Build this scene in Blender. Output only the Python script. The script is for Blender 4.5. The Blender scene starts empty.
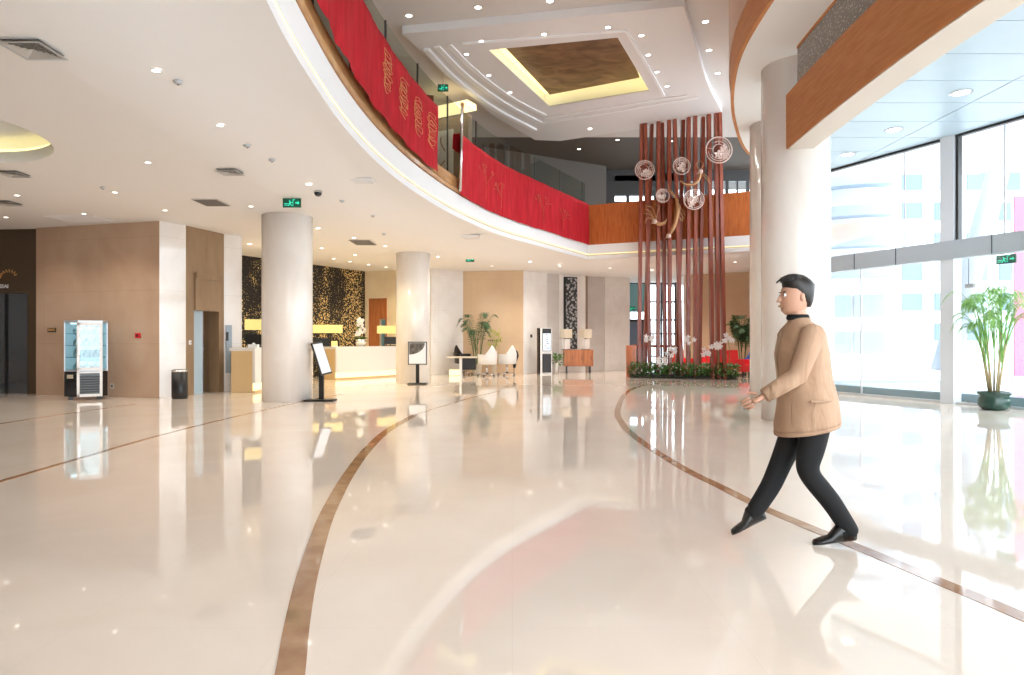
import bpy, math, random
from mathutils import Vector, Matrix
from mathutils.geometry import tessellate_polygon
random.seed(7)
C = bpy.context.scene.collection
F, YH, CH = 660.0, 340.0, 1.31
PI = math.pi

def fl(px, py, z=0.0):
    """the point of the horizontal plane at height z seen at a pixel"""
    Y = F * (CH - z) / (py - YH)
    return Vector(((px - 512) / F * Y, Y, z))
def X(px, Y): return (px - 512) / F * Y
def Z(py, Y): return CH + (YH - py) * Y / F
def sstep(t):
    t = max(0, min(1, t)); return t * t * (3 - 2 * t)

# ------------------------------------------------------------------ mesh builder
class B:
    def __init__(s): s.v = []; s.f = []; s.sm = []
    def add(s, vs, fs, smooth=False):
        b = len(s.v); s.v += [Vector(p) for p in vs]
        for f in fs: s.f.append([b + i for i in f]); s.sm.append(smooth)
        return s
    def box(s, c, d, rz=0, rx=0, ry=0):
        M = Matrix.Rotation(rz, 3, 'Z') @ Matrix.Rotation(ry, 3, 'Y') @ Matrix.Rotation(rx, 3, 'X')
        vs = [Vector(c) + M @ Vector((x * d[0] / 2, y * d[1] / 2, z * d[2] / 2)) for z in (-1, 1) for x, y in ((-1, -1), (1, -1), (1, 1), (-1, 1))]
        return s.add(vs, [(3, 2, 1, 0), (4, 5, 6, 7), (0, 1, 5, 4), (1, 2, 6, 5), (2, 3, 7, 6), (3, 0, 4, 7)])
    def prism(s, pts, z0, z1):
        n = len(pts)
        ar = sum(pts[i][0] * pts[(i + 1) % n][1] - pts[(i + 1) % n][0] * pts[i][1] for i in range(n))
        if ar < 0: pts = pts[::-1]
        vs = [(p[0], p[1], z0) for p in pts] + [(p[0], p[1], z1) for p in pts]
        fs = [(i, (i + 1) % n, n + (i + 1) % n, n + i) for i in range(n)]
        tri = tessellate_polygon([[Vector((p[0], p[1], 0)) for p in pts]])
        for t in tri:
            a, b, c = (Vector(pts[i][:2]) for i in t)
            if (b - a).cross(c - a) < 0: t = t[::-1]
            fs.append(tuple(t[::-1])); fs.append(tuple(n + i for i in t))
        return s.add(vs, fs)
    def slope(s, p0, p1, t, z0, z1):
        """wall block from p0 to p1; thickness t to the left of the direction"""
        d = Vector((p1[0] - p0[0], p1[1] - p0[1])).normalized(); n = Vector((-d.y, d.x)) * t
        return s.prism([p0[:2], p1[:2], (p1[0] + n.x, p1[1] + n.y), (p0[0] + n.x, p0[1] + n.y)], z0, z1)
    def tube(s, pts, r, n=8, caps=True, flat=1.0):
        pts = [Vector(p) for p in pts]; m = len(pts)
        rr = r if isinstance(r, (list, tuple)) else [r] * m
        ring = []; prev = None
        for i, p in enumerate(pts):
            t = (pts[min(i + 1, m - 1)] - pts[max(i - 1, 0)]).normalized()
            if prev is None:
                a = Vector((0, 0, 1)) if abs(t.z) < .9 else Vector((0, 1, 0))
                u = t.cross(a).normalized()
            else:
                u = (prev - t * prev.dot(t)).normalized()
            prev = u; w = t.cross(u)
            ring += [p + (u * math.cos(2 * PI * k / n) + w * math.sin(2 * PI * k / n) * flat) * rr[i] for k in range(n)]
        fs = [(i * n + k, i * n + (k + 1) % n, (i + 1) * n + (k + 1) % n, (i + 1) * n + k) for i in range(m - 1) for k in range(n)]
        s.add(ring, fs, True)
        if caps:
            b = len(s.v) - m * n
            s.f += [[b + k for k in range(n)][::-1], [b + (m - 1) * n + k for k in range(n)]]; s.sm += [False, False]
        return s
    def lathe(s, prof, c=(0, 0, 0), n=32, smooth=True, cap=True):
        m = len(prof); vs = []
        for r, z in prof:
            vs += [(c[0] + r * math.cos(2 * PI * k / n), c[1] + r * math.sin(2 * PI * k / n), c[2] + z) for k in range(n)]
        fs = [(i * n + k, i * n + (k + 1) % n, (i + 1) * n + (k + 1) % n, (i + 1) * n + k) for i in range(m - 1) for k in range(n)]
        b = len(s.v); s.add(vs, fs, smooth)
        if cap:
            s.f += [[b + k for k in range(n)][::-1], [b + (m - 1) * n + k for k in range(n)]]; s.sm += [False, False]
        return s
    def loft(s, rings, n=24):
        """rings: (cx, cy, z, rx, ry, tilt) ellipses joined bottom to top"""
        vs = []
        for cx, cy, z, rx, ry, tl in rings:
            for k in range(n):
                a = 2 * PI * k / n; x = rx * math.cos(a); y = ry * math.sin(a)
                vs.append((cx + x, cy + y, z + x * tl))
        m = len(rings)
        fs = [(i * n + k, i * n + (k + 1) % n, (i + 1) * n + (k + 1) % n, (i + 1) * n + k) for i in range(m - 1) for k in range(n)]
        b = len(s.v); s.add(vs, fs, True)
        s.f += [[b + k for k in range(n)][::-1], [b + (m - 1) * n + k for k in range(n)]]; s.sm += [False, False]
        return s
    def sweep(s, path, prof, close=False, smooth=False):
        """prof: (offset to the right of travel, z) swept along an XY path"""
        nr = normals(path); n = len(prof); vs = []
        for p, q in zip(path, nr):
            vs += [(p[0] + q.x * o, p[1] + q.y * o, z) for o, z in prof]
        k2 = n if close else n - 1
        fs = [(i * n + k, i * n + (k + 1) % n, (i + 1) * n + (k + 1) % n, (i + 1) * n + k) for i in range(len(path) - 1) for k in range(k2)]
        b = len(s.v); s.add(vs, fs, smooth)
        if close:
            s.f += [[b + k for k in range(n)][::-1], [b + (len(path) - 1) * n + k for k in range(n)]]; s.sm += [False, False]
        return s
    def sphere(s, c, r, n=12, m=8, sc=(1, 1, 1)):
        prof = []
        vs = []
        for i in range(m + 1):
            t = PI * (i + .02 if i == 0 else (i - .02 if i == m else i)) / m
            vs += [(c[0] + r * sc[0] * math.sin(t) * math.cos(2 * PI * k / n), c[1] + r * sc[1] * math.sin(t) * math.sin(2 * PI * k / n), c[2] - r * sc[2] * math.cos(t)) for k in range(n)]
        fs = [(i * n + k, i * n + (k + 1) % n, (i + 1) * n + (k + 1) % n, (i + 1) * n + k) for i in range(m) for k in range(n)]
        return s.add(vs, fs, True)
    def build(s, name, mat, parent=None, world=True):
        me = bpy.data.meshes.new(name); me.from_pydata([tuple(v) for v in s.v], [], s.f); me.update()
        me.polygons.foreach_set('use_smooth', s.sm)
        if isinstance(mat, str): mat = M[mat]
        me.materials.append(mat)
        o = bpy.data.objects.new(name, me); C.objects.link(o)
        if parent is not None:
            o.parent = parent
            if world:   # vertices were given in world space
                p = parent; T = Matrix.Identity(4)
                while p is not None:
                    T = p.matrix_basis @ T if p is parent else p.matrix_basis @ T
                    p = p.parent
                me.transform(T.inverted())
        return o

def normals(path):
    out = []
    for i in range(len(path)):
        a = Vector(path[max(i - 1, 0)][:2]); b = Vector(path[min(i + 1, len(path) - 1)][:2])
        d = (b - a).normalized(); out.append(Vector((d.y, -d.x)))
    return out
def catmull(pts, k=6):
    out = []; P = [Vector(p) for p in pts]
    for i in range(len(P) - 1):
        p0 = P[i - 1] if i else 2 * P[0] - P[1]; p1, p2 = P[i], P[i + 1]
        p3 = P[i + 2] if i + 2 < len(P) else 2 * P[-1] - P[-2]
        for j in range(k):
            t = j / k
            out.append(.5 * ((2 * p1) + (p2 - p0) * t + (2 * p0 - 5 * p1 + 4 * p2 - p3) * t * t + (3 * p1 - p0 - 3 * p2 + p3) * t ** 3))
    out.append(P[-1]); return out

def tag(o, label=None, cat=None, group=None, kind=None):
    if label: o['label'] = label
    if cat: o['category'] = cat
    if group: o['group'] = group
    if kind: o['kind'] = kind
    return o
def struct(o): o['kind'] = 'structure'; return o
def thing(name, label, cat, loc=(0, 0, 0), rz=0, group=None):
    o = bpy.data.objects.new(name, None); C.objects.link(o); o.empty_display_size = .1
    o.location = loc; o.rotation_euler = (0, 0, rz); o.matrix_basis = Matrix.Translation(loc) @ Matrix.Rotation(rz, 4, 'Z')
    return tag(o, label, cat, group)
def copy_tree(o, parent=None):
    c = o.copy(); C.objects.link(c)
    if parent is not None: c.parent = parent
    for ch in [x for x in bpy.data.objects if x.parent == o]: copy_tree(ch, c)
    return c

# ------------------------------------------------------------------ materials
M = {}
def mat(name, col, rough=.5, metal=0, spec=.5, emit=None, es=0, coat=0, trans=0):
    m = bpy.data.materials.new(name); m.use_nodes = True
    b = m.node_tree.nodes['Principled BSDF']
    b.inputs['Base Color'].default_value = (*col, 1); b.inputs['Roughness'].default_value = rough
    b.inputs['Metallic'].default_value = metal; b.inputs['Specular IOR Level'].default_value = spec
    b.inputs['Coat Weight'].default_value = coat; b.inputs['Coat Roughness'].default_value = .03
    if emit: b.inputs['Emission Color'].default_value = (*emit, 1); b.inputs['Emission Strength'].default_value = es
    M[name] = m; return m
def noisy(name, c1, c2, rough=.5, scale=3, metal=0, coat=0, detail=6, stretch=(1, 1, 1), bump=0, dist=0, spec=.5, lo=.35, hi=.65):
    m = mat(name, c1, rough, metal, spec, coat=coat); t = m.node_tree; b = t.nodes['Principled BSDF']
    tc = t.nodes.new('ShaderNodeTexCoord'); mp = t.nodes.new('ShaderNodeMapping'); mp.inputs['Scale'].default_value = stretch
    n = t.nodes.new('ShaderNodeTexNoise'); n.inputs['Scale'].default_value = scale; n.inputs['Detail'].default_value = detail; n.inputs['Distortion'].default_value = dist
    r = t.nodes.new('ShaderNodeValToRGB'); r.color_ramp.elements[0].color = (*c1, 1); r.color_ramp.elements[1].color = (*c2, 1)
    r.color_ramp.elements[0].position = lo; r.color_ramp.elements[1].position = hi
    L = t.links.new
    L(tc.outputs['Object'], mp.inputs[0]); L(mp.outputs[0], n.inputs['Vector']); L(n.outputs[0], r.inputs[0]); L(r.outputs[0], b.inputs['Base Color'])
    if bump:
        bp = t.nodes.new('ShaderNodeBump'); bp.inputs['Strength'].default_value = bump; bp.inputs['Distance'].default_value = .02
        L(n.outputs[0], bp.inputs['Height']); L(bp.outputs[0], b.inputs['Normal'])
    return m
def glass(name, tint=(1, 1, 1), refl=.06, rough=.0):
    m = bpy.data.materials.new(name); m.use_nodes = True; t = m.node_tree; t.nodes.clear()
    o = t.nodes.new('ShaderNodeOutputMaterial'); mx = t.nodes.new('ShaderNodeMixShader'); a = t.nodes.new('ShaderNodeBsdfTransparent'); g = t.nodes.new('ShaderNodeBsdfGlossy')
    a.inputs[0].default_value = (*tint, 1); g.inputs['Roughness'].default_value = rough; mx.inputs[0].default_value = refl
    t.links.new(a.outputs[0], mx.inputs[1]); t.links.new(g.outputs[0], mx.inputs[2]); t.links.new(mx.outputs[0], o.inputs[0]); M[name] = m; return m
def emis(name, col, s):
    return mat(name, tuple(c * .6 for c in col), .6, emit=col, es=s)

def tiled(name, c1, c2, tile, rough, coat=0, joint=.003, jcol=None, scale=1.2, plane='XY', spec=.5, noise_amt=.5):
    """polished stone with fine joints: object coordinates"""
    m = mat(name, c1, rough, 0, spec, coat=coat); t = m.node_tree; b = t.nodes['Principled BSDF']; L = t.links.new
    tc = t.nodes.new('ShaderNodeTexCoord')
    n = t.nodes.new('ShaderNodeTexNoise'); n.inputs['Scale'].default_value = scale; n.inputs['Detail'].default_value = 8; n.inputs['Distortion'].default_value = .6
    L(tc.outputs['Object'], n.inputs['Vector'])
    r = t.nodes.new('ShaderNodeValToRGB'); r.color_ramp.elements[0].color = (*c1, 1); r.color_ramp.elements[1].color = (*c2, 1)
    r.color_ramp.elements[0].position = .3; r.color_ramp.elements[1].position = .7
    L(n.outputs[0], r.inputs[0])
    sep = t.nodes.new('ShaderNodeSeparateXYZ'); L(tc.outputs['Object'], sep.inputs[0])
    outs = []
    for ax, sz in zip(plane, tile):
        d = t.nodes.new('ShaderNodeMath'); d.operation = 'DIVIDE'; d.inputs[1].default_value = sz; L(sep.outputs[ax], d.inputs[0])
        f = t.nodes.new('ShaderNodeMath'); f.operation = 'FRACT'; L(d.outputs[0], f.inputs[0])
        l = t.nodes.new('ShaderNodeMath'); l.operation = 'LESS_THAN'; l.inputs[1].default_value = joint / sz; L(f.outputs[0], l.inputs[0]); outs.append(l)
    mxn = t.nodes.new('ShaderNodeMath'); mxn.operation = 'MAXIMUM'; L(outs[0].outputs[0], mxn.inputs[0]); L(outs[1].outputs[0], mxn.inputs[1])
    mx = t.nodes.new('ShaderNodeMix'); mx.data_type = 'RGBA'; L(mxn.outputs[0], mx.inputs[0]); L(r.outputs[0], mx.inputs[6])
    mx.inputs[7].default_value = (*(jcol or tuple(c * .75 for c in c1)), 1); L(mx.outputs[2], b.inputs['Base Color'])
    return m

tiled('marble_floor', (.82, .70, .59), (.88, .78, .68), (1.0, 1.0), .035, coat=0, joint=.002, jcol=(.75, .65, .56), scale=.9, spec=.85)
noisy('inlay_brown', (.33, .17, .085), (.45, .26, .14), .06, 6)
tiled('marble_beige', (.52, .345, .235), (.62, .44, .31), (1.6, 1.22), .07, joint=.004, plane='XZ', scale=.8, spec=.55)
tiled('marble_beige2', (.60, .43, .28), (.68, .50, .34), (1.6, 1.22), .12, joint=.004, plane='XZ', scale=.8)
tiled('marble_white', (.80, .76, .73), (.88, .86, .84), (1.4, 1.22), .08, joint=.004, plane='XZ', scale=1.5, spec=.5)
tiled('marble_grey', (.60, .56, .53), (.68, .65, .63), (1.4, 1.22), .10, joint=.004, plane='XZ', scale=1.5)
noisy('marble_column', (.82, .75, .69), (.90, .85, .80), .12, 1.6, stretch=(1, 1, .35), dist=.8)
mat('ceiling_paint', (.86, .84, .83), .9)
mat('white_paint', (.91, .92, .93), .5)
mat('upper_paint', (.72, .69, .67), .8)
mat('tray_paint', (.80, .79, .79), .7)
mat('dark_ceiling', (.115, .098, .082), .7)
noisy('wood_orange', (.42, .105, .022), (.56, .16, .04), .32, 4, stretch=(6, 6, .6), coat=.3)
noisy('wood_beam', (.50, .19, .06), (.58, .25, .09), .5, 3, stretch=(.8, .8, 8))
noisy('wood_ledge', (.48, .24, .09), (.6, .33, .14), .25, 3, stretch=(1, 1, 6), coat=.3)
noisy('wood_pale', (.52, .30, .18), (.60, .37, .24), .3, 2, stretch=(1, 1, .3))
noisy('wood_cabinet', (.36, .11, .03), (.48, .17, .055), .35, 3, stretch=(8, 8, .5))
noisy('wood_post', (.24, .045, .020), (.32, .068, .030), .35, 5, stretch=(3, 3, .5), coat=.2)
mat('beam_under', (.70, .62, .54), .5)
mat('brown_wall', (.085, .055, .030), .5)
noisy('taupe_wall', (.27, .175, .10), (.32, .215, .13), .35, 4, stretch=(1, 1, .3))
mat('taupe_light', (.38, .29, .2), .4)
noisy('wall_cream', (.74, .60, .40), (.80, .67, .47), .4, 2)
mat('black', (.012, .012, .012), .4)
mat('black_gloss', (.01, .01, .012), .08)
mat('dark_grey', (.05, .05, .05), .5)
mat('chrome', (.75, .75, .77), .15, 1)
mat('alu', (.55, .57, .6), .3, .4)
mat('transom', (.42, .46, .50), .45)
mat('frame_white', (.68, .71, .75), .35)
noisy('entry_panel', (.42, .54, .62), (.45, .57, .65), .35, 1, spec=.5)
mat('seam', (.05, .07, .09), .8)
glass('glass_clear', (.97, .985, .99), .05)
glass('glass_rail', (.80, .83, .79), .07)
glass('glass_dark', (.10, .12, .12), .12)
glass('glass_case', (.80, .93, .95), .10)
glass('glass_frost', (.6, .7, .75), .15)
emis('lamp_spot', (1, .93, .82), 5)
emis('cove_warm', (1, .80, .42), 1.2)
emis('cove_yellow', (1, .84, .36), 1.25)
emis('cove_white', (1, .96, .88), 2.4)
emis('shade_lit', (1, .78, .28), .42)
emis('desk_glow', (1, .80, .42), 1.0)
emis('sign_green', (.05, .85, .55), .6)
mat('sign_dark_green', (.0, .09, .05), .4)
emis('screen', (.75, .88, 1), .5)
emis('case_light', (.8, .95, 1), 2.0)
noisy('red_cloth', (.42, .010, .018), (.56, .020, .032), .8, 3, stretch=(3, 3, .5), bump=.5, spec=.2)
mat('gold_thread', (.75, .42, .16), .5, .3)
mat('red_thread', (.62, .10, .06), .6)
noisy('brown_panel', (.13, .06, .024), (.27, .15, .07), .45, 1.1, stretch=(1, 1.8, 1), dist=1.2)
mat('grille', (.55, .52, .48), .6)
mat('grille_dark', (.22, .20, .18), .7)
mat('paper', (.85, .87, .9), .4)
mat('white_leather', (.80, .79, .77), .45)
mat('cream', (.68, .60, .48), .6)
mat('stone_white', (.80, .78, .76), .2)
mat('desk_side', (.70, .50, .26), .4)
noisy('leaf', (.045, .14, .022), (.11, .26, .05), .5, 9)
noisy('leaf_dark', (.02, .07, .02), (.05, .13, .04), .5, 9)
noisy('leaf_bright', (.13, .33, .06), (.28, .52, .13), .5, 9)
mat('leaf_yellow', (.42, .42, .08), .5)
mat('stem_tan', (.42, .33, .17), .6)
mat('stem_green', (.12, .22, .06), .6)
mat('pot_green', (.02, .06, .045), .2)
mat('soil', (.05, .035, .025), .9)
mat('orchid', (.88, .84, .84), .5)
mat('ornament', (.62, .47, .41), .35, .4)
mat('ribbon', (.45, .24, .11), .4, .3)
mat('mat_red', (.75, .02, .03), .5)
mat('skin', (.55, .30, .20), .5)
mat('hair', (.015, .011, .009), .45)
noisy('coat_tan', (.42, .26, .165), (.48, .31, .20), .8, 7, stretch=(1.6, 1, .55), bump=1.0, detail=2, dist=.8)
mat('trousers', (.005, .005, .006), .85)
mat('shoe', (.010, .009, .009), .25)
mat('blue_cloth', (.05, .12, .42), .8)
mat('ext_white', (.86, .88, .9), .8)
mat('ext_grey', (.36, .43, .50), .8)
mat('ext_glass', (.13, .18, .25), .3)
mat('ext_teal', (.20, .30, .34), .3)
mat('ext_red', (.60, .16, .28), .6)
mat('ext_ground', (.72, .75, .78), .8)
mat('teal_panel', (.20, .42, .45), .5)

# gold flecks on black (reception wall)
def dots():
    m = mat('gold_flecks', (.012, .010, .009), .65); t = m.node_tree; b = t.nodes['Principled BSDF']; L = t.links.new
    tc = t.nodes.new('ShaderNodeTexCoord')
    v = t.nodes.new('ShaderNodeTexVoronoi'); v.inputs['Scale'].default_value = 23; v.inputs['Randomness'].default_value = 1
    L(tc.outputs['Object'], v.inputs['Vector'])
    n = t.nodes.new('ShaderNodeTexNoise'); n.inputs['Scale'].default_value = .55; n.inputs['Detail'].default_value = 3; n.inputs['Distortion'].default_value = 1.6
    mp = t.nodes.new('ShaderNodeMapping'); mp.inputs['Rotation'].default_value = (0, .8, 0); mp.inputs['Scale'].default_value = (1.2, 1.2, .5); mp.inputs['Location'].default_value = (.4, 0, .9)
    L(tc.outputs['Object'], mp.inputs[0]); L(mp.outputs[0], n.inputs['Vector'])
    mr = t.nodes.new('ShaderNodeMapRange'); mr.inputs[1].default_value = .40; mr.inputs[2].default_value = .60; mr.inputs[3].default_value = .18; mr.inputs[4].default_value = .75
    L(n.outputs[0], mr.inputs[0])
    w = t.nodes.new('ShaderNodeSeparateColor'); L(v.outputs['Color'], w.inputs[0])
    k = t.nodes.new('ShaderNodeMath'); k.operation = 'MULTIPLY'; L(mr.outputs[0], k.inputs[0]); L(w.outputs[0], k.inputs[1])
    lt = t.nodes.new('ShaderNodeMath'); lt.operation = 'LESS_THAN'; L(v.outputs['Distance'], lt.inputs[0]); L(k.outputs[0], lt.inputs[1])
    mx = t.nodes.new('ShaderNodeMix'); mx.data_type = 'RGBA'; L(lt.outputs[0], mx.inputs[0]); mx.inputs[6].default_value = (.008, .007, .007, 1); mx.inputs[7].default_value = (.85, .6, .24, 1)
    L(mx.outputs[2], b.inputs['Base Color'])
    return m
dots()
# silvery relief of the tall artwork
def flecks(name, c1, c2, sc, thr):
    m = mat(name, c1, .3, .3); t = m.node_tree; b = t.nodes['Principled BSDF']; L = t.links.new
    tc = t.nodes.new('ShaderNodeTexCoord'); v = t.nodes.new('ShaderNodeTexVoronoi'); v.inputs['Scale'].default_value = sc
    L(tc.outputs['Object'], v.inputs['Vector']); r = t.nodes.new('ShaderNodeValToRGB')
    r.color_ramp.elements[0].color = (*c2, 1); r.color_ramp.elements[1].color = (*c1, 1); r.color_ramp.elements[0].position = thr * .6; r.color_ramp.elements[1].position = thr
    L(v.outputs['Distance'], r.inputs[0]); L(r.outputs[0], b.inputs['Base Color'])
flecks('mural', (.04, .045, .05), (.45, .47, .48), 9, .55)
flecks('mosaic', (.24, .23, .21), (.62, .60, .56), 26, .35)
noisy('case_goods', (.25, .40, .45), (.85, .92, .95), .5, 9)
noisy('poster_pic', (.03, .03, .03), (.22, .2, .18), .4, 9)

# ------------------------------------------------------------------ camera, world
cam = bpy.data.cameras.new('camera'); co = bpy.data.objects.new('camera', cam); C.objects.link(co)
co.location = (0, 0, CH); co.rotation_euler = (PI / 2, 0, 0); cam.sensor_width = 36; cam.lens = 36 * F / 1024; cam.shift_y = 2.5 / 1024
cam.clip_start = .05; cam.clip_end = 300
bpy.context.scene.camera = co
w = bpy.data.worlds.new('World'); bpy.context.scene.world = w; w.use_nodes = True
w.node_tree.nodes['Background'].inputs[0].default_value = (.86, .94, 1, 1); w.node_tree.nodes['Background'].inputs[1].default_value = 4.6
vs = bpy.context.scene.view_settings; vs.view_transform = 'Standard'; vs.look = 'None'; vs.gamma = 1; vs.use_curve_mapping = False; vs.exposure = .55
cy = bpy.context.scene.cycles
cy.use_denoising = True; cy.max_bounces = 8; cy.diffuse_bounces = 4; cy.glossy_bounces = 4; cy.transparent_max_bounces = 16; cy.transmission_bounces = 4
cy.sample_clamp_indirect = 6

# ------------------------------------------------------------------ gallery edge
RZ = 4.27
ring_key = [(1.9, -4.2), (.9, -2.9), (-.35, -.6), (-1.2, 2.0), (-1.86, 4.2), (-2.15, 5.84), (-2.28, 7.37), (-2.33, 9.34), (-2.2, 11.45), (-1.84, 13.75), (-1.22, 16.2), (-.31, 18.7), (.87, 20.86), (2.79, 24.27)]
RING = catmull([Vector(p) for p in ring_key], 6)
RING2 = [(2.79, 24.27), (9.6, 21.22)]                 # the straight far side
def clip_nb(path, frac):                              # helper for sub-paths
    return path
def ring_at(px):
    k = (px - 512) / F
    for a, b in zip(RING[24:], RING[25:]):
        fa, fb = a.x - k * a.y, b.x - k * b.y
        if fa <= 0 <= fb:
            t = fa / (fa - fb); return a + (b - a) * t, (b - a).normalized()
    return RING[-1], (RING[-1] - RING[-2]).normalized()
FULL = [Vector(p) for p in RING] + [Vector((9.6, 21.22))]

def mitre(path):
    nr = []
    for i in range(len(path)):
        if 0 < i < len(path) - 1:
            d1 = (path[i] - path[i - 1]).normalized(); d2 = (path[i + 1] - path[i]).normalized()
            n1 = Vector((d1.y, -d1.x)); n2 = Vector((d2.y, -d2.x)); n = (n1 + n2).normalized(); n /= max(.5, n.dot(n1)); nr.append(n)
        else:
            j = max(i, 1); d = (path[j] - path[j - 1]).normalized(); nr.append(Vector((d.y, -d.x)))
    return nr
NR = mitre(FULL)
def off(d): return [p + n * d for p, n in zip(FULL, NR)]      # + = towards the void
def band(prof, name, m, parent=None, close=True):
    b = B(); n = len(prof); vs = []
    for p, q in zip(FULL, NR): vs += [(p.x + q.x * o, p.y + q.y * o, z) for o, z in prof]
    kk = n if close else n - 1
    fs = [(i * n + k, i * n + (k + 1) % n, (i + 1) * n + (k + 1) % n, (i + 1) * n + k) for i in range(len(FULL) - 1) for k in range(kk)]
    b.add(vs, fs); return b.build(name, m, parent)

# ------------------------------------------------------------------ floor
b = B(); b.add([(-20, -5, 0), (13, -5, 0), (13, 34, 0), (-20, 34, 0)], [(0, 1, 2, 3)])
struct(b.build('floor', 'marble_floor'))
def inlay(pts, wd, name):
    p = catmull([Vector(q) for q in pts], 5); b = B()
    b.sweep(p, [(-wd / 2, .0), (-wd / 2, .0025), (wd / 2, .0025), (wd / 2, .0)]); struct(b.build(name, 'inlay_brown'))
inlay([(-.55, 1.2), (-.70, 1.9), (-.868, 2.58), (-.99, 3.04), (-1.14, 3.68), (-1.34, 4.68), (-1.455, 5.41), (-1.588, 6.41), (-1.727, 7.86), (-1.80, 9.61), (-1.70, 11.53)], .115, 'trim_1')
inlay([(-1.70, 11.53), (-1.46, 12.7), (-.93, 14.9), (-.3, 17)], .05, 'trim_2')
inlay([(2.7, 1.7), (2.42, 3.12), (2.32, 3.57), (2.22, 4.02), (2.086, 4.59), (1.956, 5.16), (1.866, 5.86), (1.747, 6.78), (1.67, 8.44), (1.72, 10.2), (1.98, 12.36), (2.9, 16.6), (3.9, 19.2), (5.5, 21.2)], .105, 'trim_3')
inlay([(-4.6, 2), (-4.7, 4.5), (-4.74, 6.11), (-4.78, 7.2), (-4.82, 9.72), (-4.48, 13.95), (-4.1, 16)], .07, 'trim_4')
inlay([(-7.9, 6), (-8.0, 10.3), (-7.7, 13.5)], .07, 'trim_5')

# ------------------------------------------------------------------ lower ceiling
O2 = [p - n * 2.2 for p, n in zip(FULL, NR)]
def cz(x, y):
    """height of the lower ceiling: rises gently to its curved edge"""
    d = 1e9
    for a, b_ in zip(FULL, FULL[1:]):
        ab = b_ - a; t = max(0, min(1, (Vector((x, y)) - a).dot(ab) / ab.length_squared)); d = min(d, (a + ab * t - Vector((x, y))).length)
    return 4.0 + (RZ - 4.0) * sstep(1 - d / 2.2)
def ceil_pt(px, py):
    z = 4.0
    for _ in range(6):
        p = fl(px, py, z); z = cz(p.x, p.y)
    return fl(px, py, z)
CC = (-7.75, 8.45); CR = 1.55                                 # round cove
hole = [Vector((CC[0] + CR * math.cos(a * PI / 24), CC[1] + CR * math.sin(a * PI / 24), 0)) for a in range(48)]
outer = [Vector((p.x, p.y, 0)) for p in O2] + [Vector((12.6, O2[-1].y - .6, 0)), Vector((12.6, 33.5, 0)), Vector((-19, 33.5, 0)), Vector((-19, -5, 0)), Vector((O2[0].x - .5, -5, 0))]
tri = tessellate_polygon([outer, hole]); P = outer + hole
b = B(); b.add([(p.x, p.y, 4.0) for p in P], [tuple(t) for t in tri])
K = 7; vs = []; fs = []
for p, n in zip(FULL, NR):
    for k in range(K + 1):
        q = p - n * 2.2 * (k / K); vs.append((q.x, q.y, 4.0 + (RZ - 4.0) * sstep(1 - k / K)))
for i in range(len(FULL) - 1):
    for k in range(K): a = i * (K + 1) + k; fs.append((a, a + 1, a + K + 2, a + K + 1))
b.add(vs, fs, True)
struct(b.build('ceiling', 'ceiling_paint'))
# round cove recess
b = B(); b.lathe([(CR, 0), (CR, .16), (CR + .25, .16), (CR + .25, .42), (.01, .42)], (CC[0], CC[1], 4.0), 48, True, False)
cv = struct(b.build('ceiling_cove', 'white_paint'))
b = B(); b.lathe([(CR + .06, .18), (CR + .06, .22), (CR + .2, .22), (CR + .2, .18)], (CC[0], CC[1], 4.0), 48, True, False)
tag(b.build('cove_light', 'cove_yellow'), 'warm yellow light ring hidden in the round ceiling recess at the far left', 'light')

# gallery floor (top of slab)
b = B(); Q = [Vector((p.x, p.y, 0)) for p in off(-.25)] + [Vector((12.6, 20, 0)), Vector((12.6, 33.5, 0)), Vector((-19, 33.5, 0)), Vector((-19, -5, 0))]
b.add([(p.x, p.y, 5.02) for p in Q], [tuple(t) for t in tessellate_polygon([Q])]); struct(b.build('floor_gallery', 'marble_beige2'))
# white stepped edge, groove with light, wood ledge, parapet base
struct(band([(-.30, RZ), (0, RZ), (0, RZ + .12), (-.03, RZ + .13), (-.30, RZ + .13)], 'trim_6', 'white_paint', close=False))
struct(band([(-.035, RZ + .13), (-.035, RZ + .20), (-.01, RZ + .20)], 'trim_7', 'cream', close=False))
struct(band([(-.033, RZ + .182), (-.033, RZ + .197), (-.012, RZ + .197), (-.012, RZ + .182)], 'trim_8', 'cove_warm'))
struct(band([(-.20, RZ + .20), (-.01, RZ + .20), (.01, RZ + .55), (-.10, RZ + .57), (-.2, RZ + .57)], 'trim_9', 'white_paint'))
# wood ledge
ng = len(RING)
def band_part(i0, i1, prof, name, m):
    b = B(); n = len(prof); vs = []
    for p, q in list(zip(FULL, NR))[i0:i1]: vs += [(p.x + q.x * o, p.y + q.y * o, z) for o, z in prof]
    L_ = i1 - i0
    fs = [(i * n + k, i * n + (k + 1) % n, (i + 1) * n + (k + 1) % n, (i + 1) * n + k) for i in range(L_ - 1) for k in range(n)] + [tuple(range(n))[::-1], tuple((L_ - 1) * n + k for k in range(n))]
    b.add(vs, fs); return struct(b.build(name, m))
band_part(0, ng, [(-.12, RZ + .57), (.04, RZ + .57), (.05, RZ + .64), (.02, RZ + .68), (-.03, RZ + .68), (-.03, 5.24), (-.12, 5.24)], 'wall_gallery_left', 'wood_ledge')
band_part(ng - 1, ng + 1, [(-.14, RZ + .53), (.02, RZ + .53), (.02, 6.26), (-.14, 6.26)], 'wall_gallery_back', 'wood_orange')

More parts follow.
